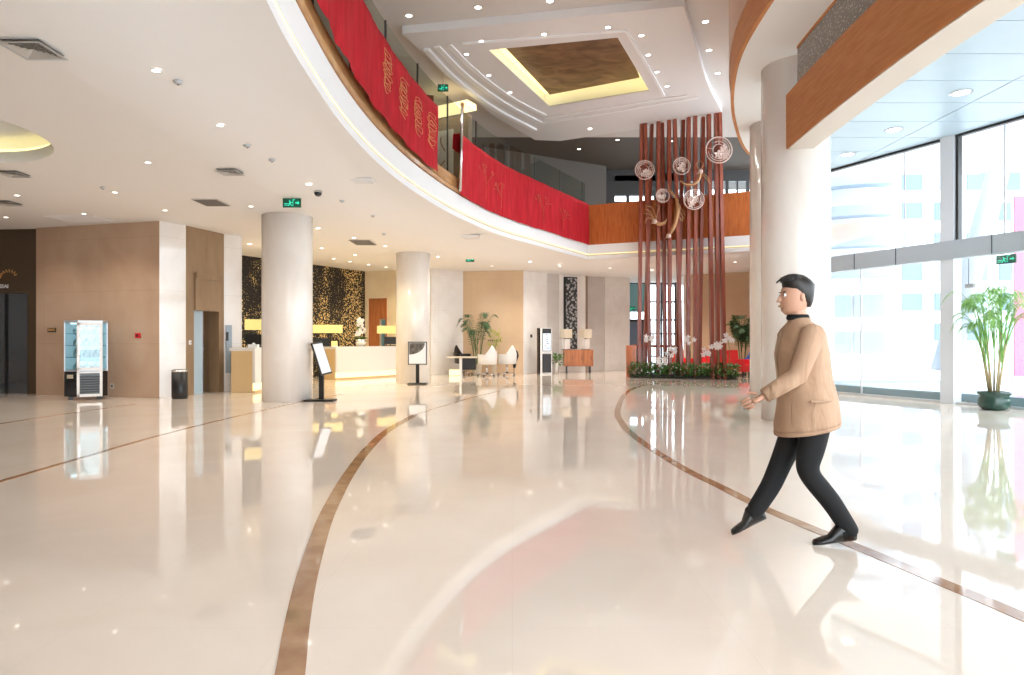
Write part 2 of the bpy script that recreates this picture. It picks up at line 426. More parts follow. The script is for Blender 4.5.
# glass balustrade with posts: one thing
gr = thing('glass_balustrade', 'glass balustrade with thin posts along the curved gallery above the red banners', 'railing', (RING[40].x, RING[40].y, 5.22))
b = B(); gp = [p - n * .17 for p, n in list(zip(FULL, NR))[6:ng]]
b.sweep(gp, [(-.006, 5.22), (.006, 5.22), (.006, 7.1), (-.006, 7.1)], close=True); b.build('glass_panel', 'glass_rail', gr)
s_acc = 0; nxt = .4
for i in range(len(gp) - 1):
    a, c = gp[i], gp[i + 1]; L_ = (c - a).length
    while s_acc + L_ > nxt:
        t = (nxt - s_acc) / L_; q = a + (c - a) * t; d = c - a
        bb = B(); bb.box((q.x, q.y, 6.15), (.025, .035, 1.95), math.atan2(d.y, d.x)); bb.build('post', 'dark_grey', gr); nxt += 1.9
    s_acc += L_

# ------------------------------------------------------------------ upper ceiling
UZ = 9.05; TZ = 8.85
def up(px, py, z=TZ): return fl(px, py, z)
A_, B_, C_, D_ = up(488.3, 50.2), up(549.2, 106.6), up(649.3, 90.6), up(617.5, 37.6)
def lerp(a, b, t): return a + (b - a) * t
open_ = [Vector((p.x, p.y, 0)) for p in (A_, B_, C_, D_)]
right = catmull([up(684, 6), up(697, 50), up(708, 85), up(722, 112)], 6)
trayP = [up(402, 34)] + right + [up(650, 127.5), up(560, 141), up(535, 140), up(492, 115), up(455, 83)]
trayP = [Vector((p.x, p.y, 0)) for p in trayP]
b = B(); T2 = trayP + open_
b.add([(p.x, p.y, TZ) for p in T2], [tuple(t) for t in tessellate_polygon([trayP, open_])])
n = len(trayP)
b.add([(p.x, p.y, TZ) for p in trayP] + [(p.x, p.y, UZ) for p in trayP], [(i, (i + 1) % n, n + (i + 1) % n, n + i) for i in range(n)])
struct(b.build('ceiling_tray', 'tray_paint'))
# recess above the opening: panel, cove
cen = sum(open_, Vector()) / 4
big = [cen + (p - cen) * 1.2 for p in open_]
small = [Vector(p) for p in ((-.15, 18.12), (1.23, 21.5), (3.89, 20.1), (2.77, 17.0), (-.3, 17.6))]
small = [Vector((X(a, z * 1.0), z, 0)) for a, z in ()] or [Vector((p.x, p.y, 0)) for p in small[:4]]
small[0] = Vector((-.32, 17.7, 0)); small[3] = Vector((2.72, 16.9, 0))
b = B(); b.add([(p.x, p.y, TZ + .02) for p in open_] + [(p.x, p.y, TZ + .02) for p in big] + [(p.x, p.y, TZ + .62) for p in big],
               [(i, (i + 1) % 4, 4 + (i + 1) % 4, 4 + i) for i in range(4)] + [(4 + i, 4 + (i + 1) % 4, 8 + (i + 1) % 4, 8 + i) for i in range(4)])
b.add([(p.x, p.y, TZ + .62) for p in big], [(0, 1, 2, 3)])
struct(b.build('ceiling_recess', 'white_paint'))
b = B(); bg = [cen + (p - cen) * 1.17 for p in open_]; sm_ = [cen + (p - cen) * .9 for p in open_]
for i in range(4):
    j = (i + 1) % 4; b.add([(sm_[i].x, sm_[i].y, TZ + .58), (sm_[j].x, sm_[j].y, TZ + .58), (bg[j].x, bg[j].y, TZ + .58), (bg[i].x, bg[i].y, TZ + .58)], [(0, 1, 2, 3)])
tag(b.build('cove_light', 'cove_yellow'), 'bright yellow cove light around the brown panel in the high ceiling', 'light')
b = B(); b.prism([(p.x, p.y) for p in small], TZ + .45, TZ + .5)
tag(b.build('ceiling_panel', 'brown_panel'), 'dark brown marbled rectangular panel glowing in the high ceiling', 'panel')
# stepped mouldings
def moulding(pts, wd, dz, name, z=TZ):
    p = catmull([Vector((q.x, q.y)) for q in pts], 5); b = B()
    b.sweep(p, [(-wd / 2, z + .01), (-wd / 2, z - dz), (wd / 2, z - dz), (wd / 2, z + .01)], close=True); struct(b.build(name, 'white_paint'))
moulding([up(426, 48), up(455, 78), up(495, 108), up(535, 129)], .16, .07, 'trim_10')
moulding([up(437, 46), up(465, 74), up(503, 102), up(540, 122)], .16, .05, 'trim_11')
moulding([up(449, 44.5), up(476, 71), up(511, 97), up(545, 115)], .14, .04, 'trim_12')
moulding([up(540, 123), up(600, 113.5), up(660, 103), up(698, 97)], .12, .04, 'trim_13')
moulding([up(545, 118), up(600, 109), up(660, 99), up(688, 95)], .10, .03, 'trim_14')
moulding([up(626, 30), up(641, 55), up(654, 77), up(664, 95)], .07, .04, 'trim_15')
moulding([up(462, 43), up(520, 38.5), up(580, 33.5), up(626, 30)], .07, .04, 'trim_16')
# main upper ceiling: a wide slab around the tray, darker over the far gallery
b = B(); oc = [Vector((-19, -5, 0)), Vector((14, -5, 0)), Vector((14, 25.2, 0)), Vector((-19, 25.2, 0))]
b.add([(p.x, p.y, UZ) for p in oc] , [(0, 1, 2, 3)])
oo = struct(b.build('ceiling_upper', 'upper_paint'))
# cut the recess by lifting: the upper slab must not cross the recess panel
me = oo.data; me.clear_geometry()
hb = list(big); PP = oc + hb
me.from_pydata([(p.x, p.y, UZ) for p in PP], [], [tuple(t) for t in tessellate_polygon([oc, hb])]); me.update()
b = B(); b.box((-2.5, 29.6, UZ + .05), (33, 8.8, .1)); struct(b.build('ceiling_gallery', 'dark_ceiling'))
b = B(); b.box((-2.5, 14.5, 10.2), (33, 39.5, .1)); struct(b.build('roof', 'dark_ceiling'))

# gallery walls
b = B(); b.slope((-7.2, 24), (-7.2, -5), -.2, 5.02, UZ); struct(b.build('wall_gallery_side', 'marble_beige2'))
b = B(); b.slope((-7.2, 27.0), (-1.2, 27.0), .3, 5.02, UZ); struct(b.build('wall_gallery_inner', 'marble_beige2'))
b = B(); b.slope((-7.4, 23.9), (-7.4, 27.2), .2, 5.02, UZ); struct(b.build('wall_gallery_corner', 'marble_beige2'))
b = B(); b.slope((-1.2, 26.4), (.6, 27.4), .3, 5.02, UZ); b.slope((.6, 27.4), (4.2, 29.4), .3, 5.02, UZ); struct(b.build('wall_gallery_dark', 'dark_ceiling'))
# far glazed wall of the gallery
b = B(); b.box((8.6, 30.2, 8.85), (9.4, .3, .6)); b.box((8.6, 30.2, 5.5), (9.4, .3, 1.0)); b.box((7.0, 30.2, 7.1), (.9, .3, 3.6)); b.box((5.6, 30.2, 8.35), (2.2, .3, .9)); b.box((12.5, 30.2, 7), (1.6, .3, 4)); b.box((4.4, 30, 7), (.5, .3, 4)); struct(b.build('wall_gallery_far', 'dark_grey'))
for k, (xa, xb) in enumerate(((4.65, 6.55), (7.45, 11.7))):
    w_ = struct(B().box(((xa + xb) / 2, 30.2, 7.3), (xb - xa, .02, 2.6)).build('window_%d' % (k + 1), 'glass_clear'))
    nb = 3 if k == 0 else 9
    bb = B()
    for j in range(nb + 1): bb.box((xa + (xb - xa) * j / nb, 30.15, 7.3), (.14 if j % 2 else .07, .1, 2.6))
    bb.box(((xa + xb) / 2, 30.15, 7.6), (xb - xa, .08, .07)); bb.build('window_frame', 'dark_grey', w_)
# pale niche wall with a pattern and yellow cove behind the gap between the banners
b = B(); b.slope((-2.75, 21.2), (-1.35, 20.4), .2, 5.02, 8.3); struct(b.build('wall_niche', 'taupe_light'))
nb_ = thing('decor_panel', 'pale upright panel with a soft swirl pattern behind the gallery railing', 'panel', (-2.1, 20.75, 5.02))
d_ = math.atan2(-.8, 1.4)
B().box((-2.17, 20.80, 6.6), (.75, .06, 2.6), d_).build('board', 'white_paint', nb_)
pts = [(-2.17 + .22 * math.sin(t * .55) * (1 - t / 30), 20.74, 5.9 + t * .085) for t in range(22)]
B().tube(pts, .02, 5).build('swirl', 'taupe_light', nb_)
b = B(); b.box((-2.0, 20.5, 8.45), (1.8, .5, .18), d_); tag(b.build('cove_light', 'cove_warm'), 'yellow lit ceiling cove above the pale swirl panel on the upper gallery', 'light')

# ------------------------------------------------------------------ lower walls
def wall(name, p0, p1, m, z0=0, z1=4.02, t=.25): return struct(B().slope(p0, p1, t, z0, z1).build(name, m))
# order p0 -> p1 runs to the right in the picture, thickness goes away from the viewer
wall('wall_light_block_side', (-16, -5), (-16, 16.2), 'marble_beige')  # unseen side wall, added to keep outside light off the left hall
struct(B().box((-7.5, -5.1, 2), (17.0, .25, 4.03)).build('wall_light_block_behind', 'marble_beige'))  # unseen wall added behind the camera, sized to darken the left foreground
struct(B().box((-7.5, -5.1, 7.03), (17.0, .25, 4.04)).build('wall_light_block_upper', 'marble_beige'))  # unseen upper continuation, added with the light-blocking wall below
wall('wall_shop', (-19, 16.3), (-13.6, 16.15), 'brown_wall')
b = B(); b.slope((-13.6, 16.15), (-11.74, 16.0), .25, 2.45, 4.02); b.slope((-11.74, 16.0), (-11.43, 15.97), .25, 0, 4.02); struct(b.build('wall_shop_front', 'brown_wall'))
wall('wall_shop_back', (-19, 19.5), (-11.4, 19.5), 'black')
wall('wall_left', (-11.43, 15.85), (-7.96, 14.9), 'marble_beige')
wall('wall_pier_left', (-7.96, 14.9), (-7.66, 15.5), 'marble_white')
# lift recess
d = Vector((.35, 1.25)).normalized(); n_ = Vector((-d.y, d.x))
def dd(t, o=0): q = Vector((-7.66, 15.5)) + d * t * 1.298 + n_ * o; return (q.x, q.y)
b = B(); b.slope(dd(0), dd(.20), .3, 0, 4.02); b.slope(dd(.86), dd(1), .3, 0, 4.02); b.slope(dd(.20), dd(.86), .3, 2.02, 4.02); b.slope(dd(.20, -.05), dd(.86, -.05), .08, 2.03, 2.78); b.slope(dd(.20, -.08), dd(.90, -.08), .12, 2.78, 2.92)
struct(b.build('wall_lift', 'taupe_wall'))
b = B(); b.slope(dd(.1, 1.6), dd(1.3, 1.6), .1, 0, 2.5); b.slope(dd(.88, .3), dd(.95, 1.6), -.1, 0, 2.5); struct(b.build('wall_lift_inner', 'taupe_wall'))
dr = struct(B().slope(dd(.21, .12), dd(.53, .12), .04, 0, 2.02).build('door_1', 'entry_panel'))
B().slope(dd(.52, .10), dd(.54, .10), .02, 0, 2.02).build('door_edge', 'chrome', dr)
sw = thing('lift_call_panel', 'small white call button on the taupe wall beside the lift opening', 'button', dd(.09) + (1.25,), 0)
B().slope(dd(.07, -.02), dd(.12, -.02), .02, 1.2, 1.3).build('plate', 'paper', sw); B().slope(dd(.085, -.03), dd(.105, -.03), .02, 1.235, 1.265).build('button', 'chrome', sw)
wall('wall_pier_lift', (-7.31, 16.75), (-6.98, 17.05), 'marble_white')
wall('wall_reception_return', (-6.98, 17.05), (-8.9, 20.4), 'marble_white', t=.2)
wall('wall_reception', (-8.9, 20.4), (-5.77, 25.9), 'gold_flecks')
b = B(); b.slope((-5.77, 25.9), (-5.65, 25.87), .25, 0, 4.02); b.slope((-4.87, 25.68), (-3.0, 25.2), .25, 0, 4.02); b.slope((-5.65, 25.87), (-4.87, 25.68), .25, 2.95, 4.02); struct(b.build('wall_reception_end', 'wall_cream'))
wall('wall_reception_backing', (-8.5, 28.5), (-2.0, 28.5), 'wall_cream')
wall('wall_far', (-16, 33), (12.5, 33), 'marble_grey', z1=.001) if False else None
dr = struct(B().slope((-5.64, 25.95), (-4.88, 25.76), .05, 2.12, 2.94).build('door_2', 'wood_cabinet'))
B().slope((-5.64, 25.95), (-5.2, 25.85), .05, 0, 2.12).build('door_leaf', 'wood_cabinet', dr)
B().slope((-5.2, 26.3), (-4.88, 26.2), .05, 0, 2.12).build('door_backing', 'teal_panel', dr)
B().slope((-4.93, 25.72), (-4.87, 25.70), .1, 0, 2.94).build('door_frame', 'wood_orange', dr)
wall('wall_back_grey', (-3.05, 24.9), (-1.92, 25.9), 'marble_white')
wall('wall_back_beige', (-1.92, 25.9), (.44, 25.5), 'marble_beige2')
wall('wall_pier_back', (.44, 25.5), (1.42, 26.6), 'marble_white')
wall('wall_back_strip', (1.42, 26.75), (1.95, 27.0), 'marble_grey')
wall('wall_art', (1.93, 26.95), (3.05, 27.4), 'marble_white')
wall('wall_brown_strip', (3.05, 27.45), (3.2, 27.9), 'taupe_wall')
wall('wall_back_marble', (3.2, 27.9), (3.95, 28.2), 'marble_grey')
wall('wall_back_white', (3.95, 28.15), (5.05, 28.6), 'marble_white')
wall('wall_passage', (5.1, 28.6), (5.4, 31), 'marble_white', t=.3)
wall('wall_right_back', (7.2, 27.2), (11.2, 25.1), 'marble_beige2')
wall('wall_passage_right', (7.9, 31), (7.3, 27.3), 'marble_white', t=-.2)
wall('wall_right', (11.2, 25.1), (7.1, 18.3), 'marble_white', t=.3, z1=4.3)
# passage glazing
b = B(); b.box((6.6, 31.0, 2), (2.8, .02, 4)); w_ = struct(b.build('window_3', 'glass_clear'))
b = B()
for px in (629, 646, 661, 675, 689): b.box((X(px, 31), 30.95, 2), (.08, .1, 4))
for z in (.05, 1.6, 2.25, 3.1, 3.95): b.box((6.6, 30.95, z), (2.8, .1, .08))
b.build('window_frame', 'dark_grey', w_)
b = B(); b.box((X(637, 30.5), 30.5, 3.25), (.85, .06, 1.3)); struct(b.build('wall_teal_panel', 'teal_panel'))
dr = struct(B().box((X(634, 30.3), 30.3, 1.15), (.85, .05, 2.1)).build('door_3', 'ext_glass'))
b = B(); b.box((X(634, 30.3) - .42, 30.25, 1.15), (.07, .08, 2.2)); b.box((X(634, 30.3) + .42, 30.25, 1.15), (.07, .08, 2.2)); b.box((X(634, 30.3), 30.25, 2.2), (.9, .08, .1)); b.build('door_frame', 'black', dr)
b = B(); b.box((X(634, 30.3) + .25, 30.22, 1.1), (.03, .04, .4)); b.build('door_handle', 'chrome', dr)
# shop front glass and mullions
dr = struct(B().slope((-13.6, 16.25), (-11.75, 16.1), .02, 0, 2.44).build('door_4', 'glass_dark'))
b = B()
for t in (0, .34, .67, 1): b.slope((lerp(-13.6, -11.8, t), lerp(16.22, 16.07, t)), (lerp(-13.6, -11.8, t) + .05, lerp(16.22, 16.07, t)), .06, 0, 2.44)
b.build('door_frame', 'black', dr)
b = B()
for k in range(14): x = -14 + k * .19; b.slope((x, 17.6), (x + .09, 17.6), .03, .2, 2.5)
tag(b.build('shop_strips', 'ext_teal'), 'dim grey vertical strips behind the dark shop glass', 'shop_strips')  # row of dim vertical strips standing behind the shop glass

# columns
def column(x, y, r, z1, label, ring=True):
    o = B().lathe([(r, 0), (r, z1)], (x, y, 0), 64).build('column', 'marble_column'); o['kind'] = 'structure'; tag(o, label, 'column')
    return o
column(-4.9, 14.4, .53, 4.01, 'round marble column beside the tilted sign stand, left of the reception desk')
column(-3.09, 20.62, .53, 4.01, 'round marble column behind the portrait sign stand, right of the reception desk')
column(4.68, 10.9, .53, 5.82, 'large round column behind the walking person, holding the wooden beam')
column(5.5, 13.8, .5, 5.82, 'round column partly hidden behind the large one, beside the red post screen')

# ------------------------------------------------------------------ right: round slab, beam, entrance
SE = catmull([Vector(p) for p in [(6, -3), (5, 0), (4.3, 3), (3.9, 4.5), (3.65, 6), (3.5, 7), (3.45, 8.0), (3.47, 8.9), (3.6, 10.24), (3.9, 11.53), (4.4, 13.04), (5.15, 14.8), (5.75, 15.9), (6.6, 17.0), (7.6, 17.9)]], 5)
sp = [Vector((p.x, p.y, 0)) for p in SE] + [Vector((12.6, 17.9, 0)), Vector((12.6, -3, 0))]
b = B(); b.add([(p.x, p.y, 5.8) for p in sp], [tuple(t) for t in tessellate_polygon([sp])]); struct(b.build('ceiling_round', 'ceiling_paint'))
b = B(); b.sweep(SE, [(0, 5.79), (-.06, 5.79), (-.06, 6.26), (0, 6.26)], close=True); struct(b.build('trim_17', 'wood_beam'))
b = B(); b.sweep(SE, [(.1, 6.26), (-.09, 6.26), (-.09, UZ), (.1, UZ)], close=True); struct(b.build('wall_drum', 'wood_pale'))
BE = catmull([Vector(p) for p in [(5.6, -2.5), (4.95, .5), (4.5, 2.8), (4.28, 4.4), (4.2, 5.5), (4.17, 6.4), (4.17, 7.2), (4.2, 8.2), (4.27, 9.4), (4.36, 10.55)]], 5)
bm = B(); bm.sweep(BE, [(0, 4.34), (-.003, 5.2), (.40, 5.2), (.40, 4.34)], close=True); struct(bm.build('wall_beam', 'wood_beam'))
b = B(); b.sweep(BE, [(.012, 4.338), (.012, 4.325), (.40, 4.325), (.40, 4.338)], close=True); struct(b.build('trim_18', 'beam_under'))
b = B(); b.sweep(BE[:-2], [(.04, 5.2), (.04, 5.8), (.07, 5.8), (.07, 5.2)], close=True); struct(b.build('wall_mosaic', 'mosaic'))
b = B(); b.sweep(BE[:-2], [(.03, 5.76), (.03, 5.8), (.1, 5.8), (.1, 5.76)], close=True); struct(b.build('trim_19', 'wood_beam'))
# entrance ceiling panels
EZ = 5.5
GL = [Vector(p) for p in [(7.0, 18.2), (7.8, 16.4), (8.99, 13.75), (9.58, 12.3), (10.05, 10.6), (10.4, 8.5), (10.5, 6), (10.4, 3), (10, 0), (9.6, -3)]]
def glx(y):
    for a, c in zip(GL, GL[1:]):
        if c.y <= y <= a.y: return a.x + (c.x - a.x) * (a.y - y) / (a.y - c.y)
    return GL[0].x if y > GL[0].y else GL[-1].x
def bex(y):
    if y > 10.5: return 4.85 + (y - 10.5) * .5
    for a, c in zip(BE, BE[1:]):
        if a.y <= y <= c.y: return a.x + .41
    return 5.6
b = B(); bs = B(); y = -2.34
while y < 18:
    y1 = min(y + 1.0, 18.1)
    xl = lambda yy: bex(yy); xr = lambda yy: glx(yy) + .15
    g = .010
    for (fa, fb) in (('L', 8.1), (8.1, 'R')):
        def ev(f, yy): return xl(yy) if f == 'L' else (xr(yy) if f == 'R' else f)
        a0, a1, c0, c1 = ev(fa, y), ev(fa, y1), ev(fb, y), ev(fb, y1)
        if c0 - a0 < .05 or c1 - a1 < .05:
            if fa == 8.1: continue
        if fa == 'L': c0, c1 = min(c0, xr(y)), min(c1, xr(y1))
        if c1 - a1 < .02: c1 = a1 + .02
        b.prism([(a0 + g, y + g), (c0 - g, y + g), (c1 - g, y1 - g), (a1 + g, y1 - g)], EZ, EZ + .03)
    y = y1
struct(b.build('ceiling_entrance', 'entry_panel'))
ep = [Vector((bex(t), t, 0)) for t in (-2.3, 0, 2, 4, 5.5, 7, 8.5, 10, 10.6, 13, 15, 18)] + [Vector((glx(t) + .15, t, 0)) for t in (18, 16.4, 13.75, 12.3, 10.6, 8.5, 6, 3, 0, -2.3)]
b = B(); b.add([(p.x, p.y, EZ + .05) for p in ep], [tuple(t) for t in tessellate_polygon([ep])]); struct(b.build('ceiling_backing', 'seam'))
# glass wall
g = B(); g.sweep(GL, [(-.01, 0), (-.01, EZ), (.01, EZ), (.01, 0)], close=True); gw = struct(g.build('window_4', 'glass_clear'))
b = B(); b.sweep(GL, [(-.05, EZ - .05), (-.05, EZ + .01), (.05, EZ + .01), (.05, EZ - .05)], close=True); b.build('window_frame', 'black', gw)
b = B(); b.sweep(GL, [(-.04, 0), (-.04, .05), (.04, .05), (.04, 0)], close=True); b.build('window_sill', 'alu', gw)
b = B(); b.sweep(GL, [(-.10, 2.97), (-.10, 3.34), (.14, 3.34), (.14, 2.97)], close=True); struct(b.build('trim_20', 'transom'))
def gl_at(px):
    k = (px - 512) / F
    for a, c in zip(GL, GL[1:]):
        fa, fc = a.x - k * a.y, c.x - k * c.y
        if fa <= 0 <= fc: return a + (c - a) * (fa / (fa - fc)), (c - a).normalized()
def gpos(px, o=0):
    p, d = gl_at(px); n = Vector((d.y, -d.x)); return p + n * o, math.atan2(d.y, d.x)
b = B()
for px in (858.5, 900, 996.6, 1040):
    p, a = gpos(px, .0); b.box((p.x, p.y, 3.155), (.012, .30, .375), a)
struct(b.build('trim_21', 'seam'))
b = B()
for px in (861.5,): p, a = gpos(px); b.box((p.x, p.y, 1.5), (.03, .03, 2.95), a)
p, a = gpos(905); b.box((p.x, p.y, 4.4), (.015, .02, 2.1), a)
p, a = gpos(1005); b.box((p.x, p.y, 4.4), (.02, .03, 2.1), a)
b.build('glazing_bar', 'alu', gw)
p, a = gpos(950, -.02); b = B(); b.box((p.x, p.y, EZ / 2), (.28, .24, EZ), a); struct(b.build('wall_mullion', 'frame_white'))
p, a = gpos(959, .0); b = B(); b.box((p.x, p.y, 4.4), (.05, .12, 2.15), a); struct(b.build('trim_22', 'black'))
# sensor on a rod, door stop
p, a = gpos(960.5, -.25)
s_ = thing('door_sensor', 'small dark sensor hanging on a thin rod below the transom beside the white mullion', 'sensor', (p.x, p.y, 2.3))
B().tube([(p.x, p.y, 2.97), (p.x, p.y, 2.46)], .008, 6).build('rod', 'dark_grey', s_); B().box((p.x + .03, p.y, 2.42), (.16, .08, .08), a).build('body', 'grille_dark', s_)
p, a = gpos(963, -.16)
s_ = thing('door_stop', 'small black stopper on the floor at the foot of the white mullion', 'door stop', (p.x, p.y, 0))
B().lathe([(.07, 0), (.065, .03), (.03, .06)], (p.x, p.y, 0), 16).build('base', 'black', s_)

# ------------------------------------------------------------------ exit signs
def exit_sign(loc, rz, label, w=.36, h=.17, drop=.06, extra=True, gy=1):
    t = thing('exit_sign', label, 'sign', loc, rz, None)
    B().box((0, 0, 0), (w, .03, h)).build('housing', 'sign_dark_green', t, False)
    b = B(); f = -.018
    b.box((-w * .12, f, h * .22), (w * .05, .004, h * .16))                 # head
    b.box((-w * .10, f, 0), (w * .07, .004, h * .3), 0, 0, .4)
    b.box((-w * .04, f, -h * .22), (w * .04, .004, h * .3), 0, 0, -.6); b.box((-w * .15, f, -h * .22), (w * .04, .004, h * .3), 0, 0, .5)
    b.box((-w * .02, f, h * .06), (w * .11, .004, h * .07), 0, 0, .2)
    b.box((w * .07, f, 0), (w * .03, .004, h * .72)); b.box((w * .12, f, h * .34), (w * .12, .004, h * .08))
    b.build('running_figure', 'sign_green', t, False)
    b = B(); b.box((w * .27, f, 0), (w * .14, .004, h * .14)); b.add([(w * .33, f, h * .22), (w * .43, f, 0), (w * .33, f, -h * .22)], [(0, 1, 2), (2, 1, 0)])
    b.build('arrow', 'sign_green', t, False)
    b = B(); b.box((-w * .3, f, -h * .1), (w * .22, .004, h * .08)); b.box((-w * .3, f, -h * .26), (w * .22, .004, h * .06)); b.build('lettering', 'sign_green', t, False)
    if drop: B().tube([(0, 0, h / 2), (0, 0, h / 2 + drop)], .008, 6).build('rod', 'chrome', t, False)
    return t
exit_sign((X(292, 12.5), 12.5, Z(203, 12.5)), 0, 'green exit sign hanging from the ceiling in front of the left round column', .34, .17, .07)
p = Vector((X(470, 22), 22, Z(259.5, 22))); exit_sign(p, 0, 'small green exit sign hanging near the beige wall behind the potted palm', .28, .16, .03)
p, a = gpos(1002, -.13); exit_sign((p.x, p.y, 2.87), a, 'green exit sign fixed under the grey transom above the tall potted palm', .36, .17, .0)
p = Vector((X(443, 18.6), 18.6, Z(88, 18.6))); exit_sign(p, 0, 'small green exit sign on the upper gallery above the gap between the red banners', .3, .2, .4)
exit_sign((X(631.5, 30.1), 30.1, 2.75), 0, 'tiny green exit sign above the dark framed door at the end of the passage', .34, .18, .0)
p = ceil_pt(318, 191)
s_ = thing('dome_camera', 'black dome camera on the white ceiling right of the hanging exit sign', 'camera', p)
B().lathe([(.075, -.03), (.08, 0)], p, 24).build('mount', 'grille', s_); B().sphere((p.x, p.y, p.z - .04), .07, 16, 10, (1, 1, .9)).build('dome', 'black_gloss', s_)

# ------------------------------------------------------------------ ceiling fittings
SPOTS = []
def downlight(p, r=.055, label='', group=None, light=None):
    t = thing('downlight', label, 'downlight', p, 0, group)
    B().lathe([(r * 1.35, -.004), (r * 1.35, .002), (r, .002), (r, -.006)], (0, 0, 0), 20, True, False).build('rim', 'alu', t, False)
    B().lathe([(.001, -.003), (r, -.003)], (0, 0, 0), 20, True, False).build('lens', 'lamp_spot', t, False)
    return t
ORD = ['first', 'second', 'third', 'fourth', 'fifth', 'sixth', 'seventh', 'eighth', 'ninth', 'tenth', 'eleventh', 'twelfth', 'thirteenth', 'fourteenth']
def zone(pts, where, group, fn, r):
    pts = sorted(pts)
    for k, (px, py) in enumerate(pts):
        p = fn(px, py); p.z -= .004
        lab = 'recessed downlight, %s from the left %s' % (ORD[k], where)
        downlight(p, r, lab, group); SPOTS.append((p, group))
zone([(156, 70), (220, 125), (148, 162), (115, 192), (17, 195), (6, 217), (84, 213.5), (165, 210), (251, 206)], 'in the white ceiling over the left hall', 'downlights over the left hall', ceil_pt, .042)
zone([(249.5, 243.7), (321.5, 248), (333.8, 258.6), (355, 254.7), (350, 261.5), (368.7, 264.5), (386, 267), (385, 246), (353.8, 237.6)], 'above the reception desk', 'downlights above reception', ceil_pt, .055)
zone([(308.6, 184), (318, 228), (438, 256.7), (492, 266)], 'in the white ceiling along the gallery edge', 'downlights near the gallery edge', ceil_pt, .055)
zone([(652, 270), (700, 267.5), (735, 262), (680, 263), (610, 268), (560, 266), (530, 262)], 'in the back lobby ceiling, some added for light', 'downlights of the back lobby', ceil_pt, .055)  # some fittings seen, the others added to brighten the back zone
zone([(409, 15.4), (478, 7.2), (550, .9)], 'in the upper ceiling near the top of the view', 'high downlights in front of the tray', lambda a, c: fl(a, c, UZ), .075)
zone([(544, 34), (481.5, 41), (466.5, 54), (488.7, 75.2), (510, 92.3), (530.7, 107.7), (641.4, 35.2), (648.3, 54.7), (657, 71.8), (667, 86), (608, 27)], 'around the glowing brown panel', 'downlights around the brown panel', up, .065)
zone([(705.4, 21.5), (709, 50), (717.7, 73)], 'right of the ceiling tray, by the round wooden drum', 'downlights right of the tray', lambda a, c: fl(a, c, UZ), .075)
zone([(547, 138), (590, 128.8), (617.5, 139.8), (579, 149), (672, 141)], 'in the upper ceiling left of the red posts', 'downlights before the far gallery', lambda a, c: fl(a, c, 8.84 if a > 585 and c < 130 else UZ), .07)
zone([(961, 92.6), (894, 129.5), (847.7, 154.4)], 'in the pale blue panelled entrance ceiling', 'downlights of the entrance', lambda a, c: fl(a, c, EZ), .13)
# air diffusers
def diffuser(px, py, s, label):
    p = ceil_pt(px, py); t = thing('air_diffuser', label, 'vent', p)
    B().add([(-s / 2, -s / 2, -.012), (s / 2, -s / 2, -.012), (s / 2, s / 2, -.012), (-s / 2, s / 2, -.012), (-s * .42, -s * .42, -.012), (s * .42, -s * .42, -.012), (s * .42, s * .42, -.012), (-s * .42, s * .42, -.012)],
            [(0, 1, 5, 4), (1, 2, 6, 5), (2, 3, 7, 6), (3, 0, 4, 7)]).build('frame', 'alu', t, False)
    b = B()
    for k in range(5):
        a, c = s * (.42 - k * .08), s * (.42 - k * .08 - .055); z0, z1 = -.012, .012
        V = [(-a, -a, z0), (a, -a, z0), (a, a, z0), (-a, a, z0), (-c, -c, z1), (c, -c, z1), (c, c, z1), (-c, c, z1)]
        b.add(V, [(0, 1, 5, 4), (1, 2, 6, 5), (2, 3, 7, 6), (3, 0, 4, 7)])
    b.build('louvre', 'grille', t, False)
    B().box((0, 0, .018), (s * .86, s * .86, .004)).build('backing', 'grille_dark', t, False)
    for o in [x for x in bpy.data.objects if x.parent == t]: o.location.z -= .022
diffuser(33, 47.5, .40, 'large square air diffuser with sloped slats nearest the upper left corner')
diffuser(230, 171, .36, 'square air diffuser in the ceiling left of the round column, nearer the gallery edge')
diffuser(14, 173, .36, 'square air diffuser just behind the glowing round ceiling recess')
diffuser(7, 202.5, .42, 'square air diffuser at the left edge above the dark shop')
def grille(px, py, sx, sy, label, m='grille'):
    p = ceil_pt(px, py); t = thing('return_air_grille', label, 'vent', p)
    b = B(); b.box((0, 0, -.01), (sx, sy, .016)); b.build('frame', 'ceiling_paint' if m == 'faint' else m, t, False)
    b = B(); n = int(sy / .05)
    for k in range(n): b.box((0, -sy / 2 + (k + .5) * sy / n, -.022), (sx * .9, sy / n * .4, .008))
    b.build('louvre', 'ceiling_paint' if m == 'faint' else 'grille_dark' if m != 'upper' else m, t, False)
grille(211.5, 202, .5, .6, 'grey slatted ceiling grille above the lift opening')
grille(80, 218.5, 1.1, .7, 'pale flush ceiling panel above the beige marble wall', 'faint')
grille(363, 242, .6, .9, 'grey slatted ceiling grille between the two round columns near reception')
grille(360.5, 180.5, .5, .35, 'faint white ceiling grille near the curved gallery edge, nearer one', 'faint')
grille(468, 236.5, .7, .45, 'faint white ceiling grille near the curved gallery edge, farther one', 'faint')
for k, (px, py, lab) in enumerate([(178, 81, 'beside the nearest downlight'), (247, 145, 'midway along the left hall ceiling'), (272, 159.5, 'before the hanging exit sign'), (342, 200.5, 'right of the dome camera'), (384, 233.5, 'beside the far ceiling grille'), (103, 187, 'among the left downlights'), (373, 215.5, 'between the two columns')]):
    p = ceil_pt(px, py); t = thing('smoke_detector', 'small white ceiling detector ' + lab, 'detector', p)
    B().lathe([(.05, 0), (.05, -.015), (.03, -.035)], p, 20).build('base', 'alu', t); B().lathe([(.012, -.035), (.01, -.045)], p, 10).build('sensor', 'grille_dark', t)

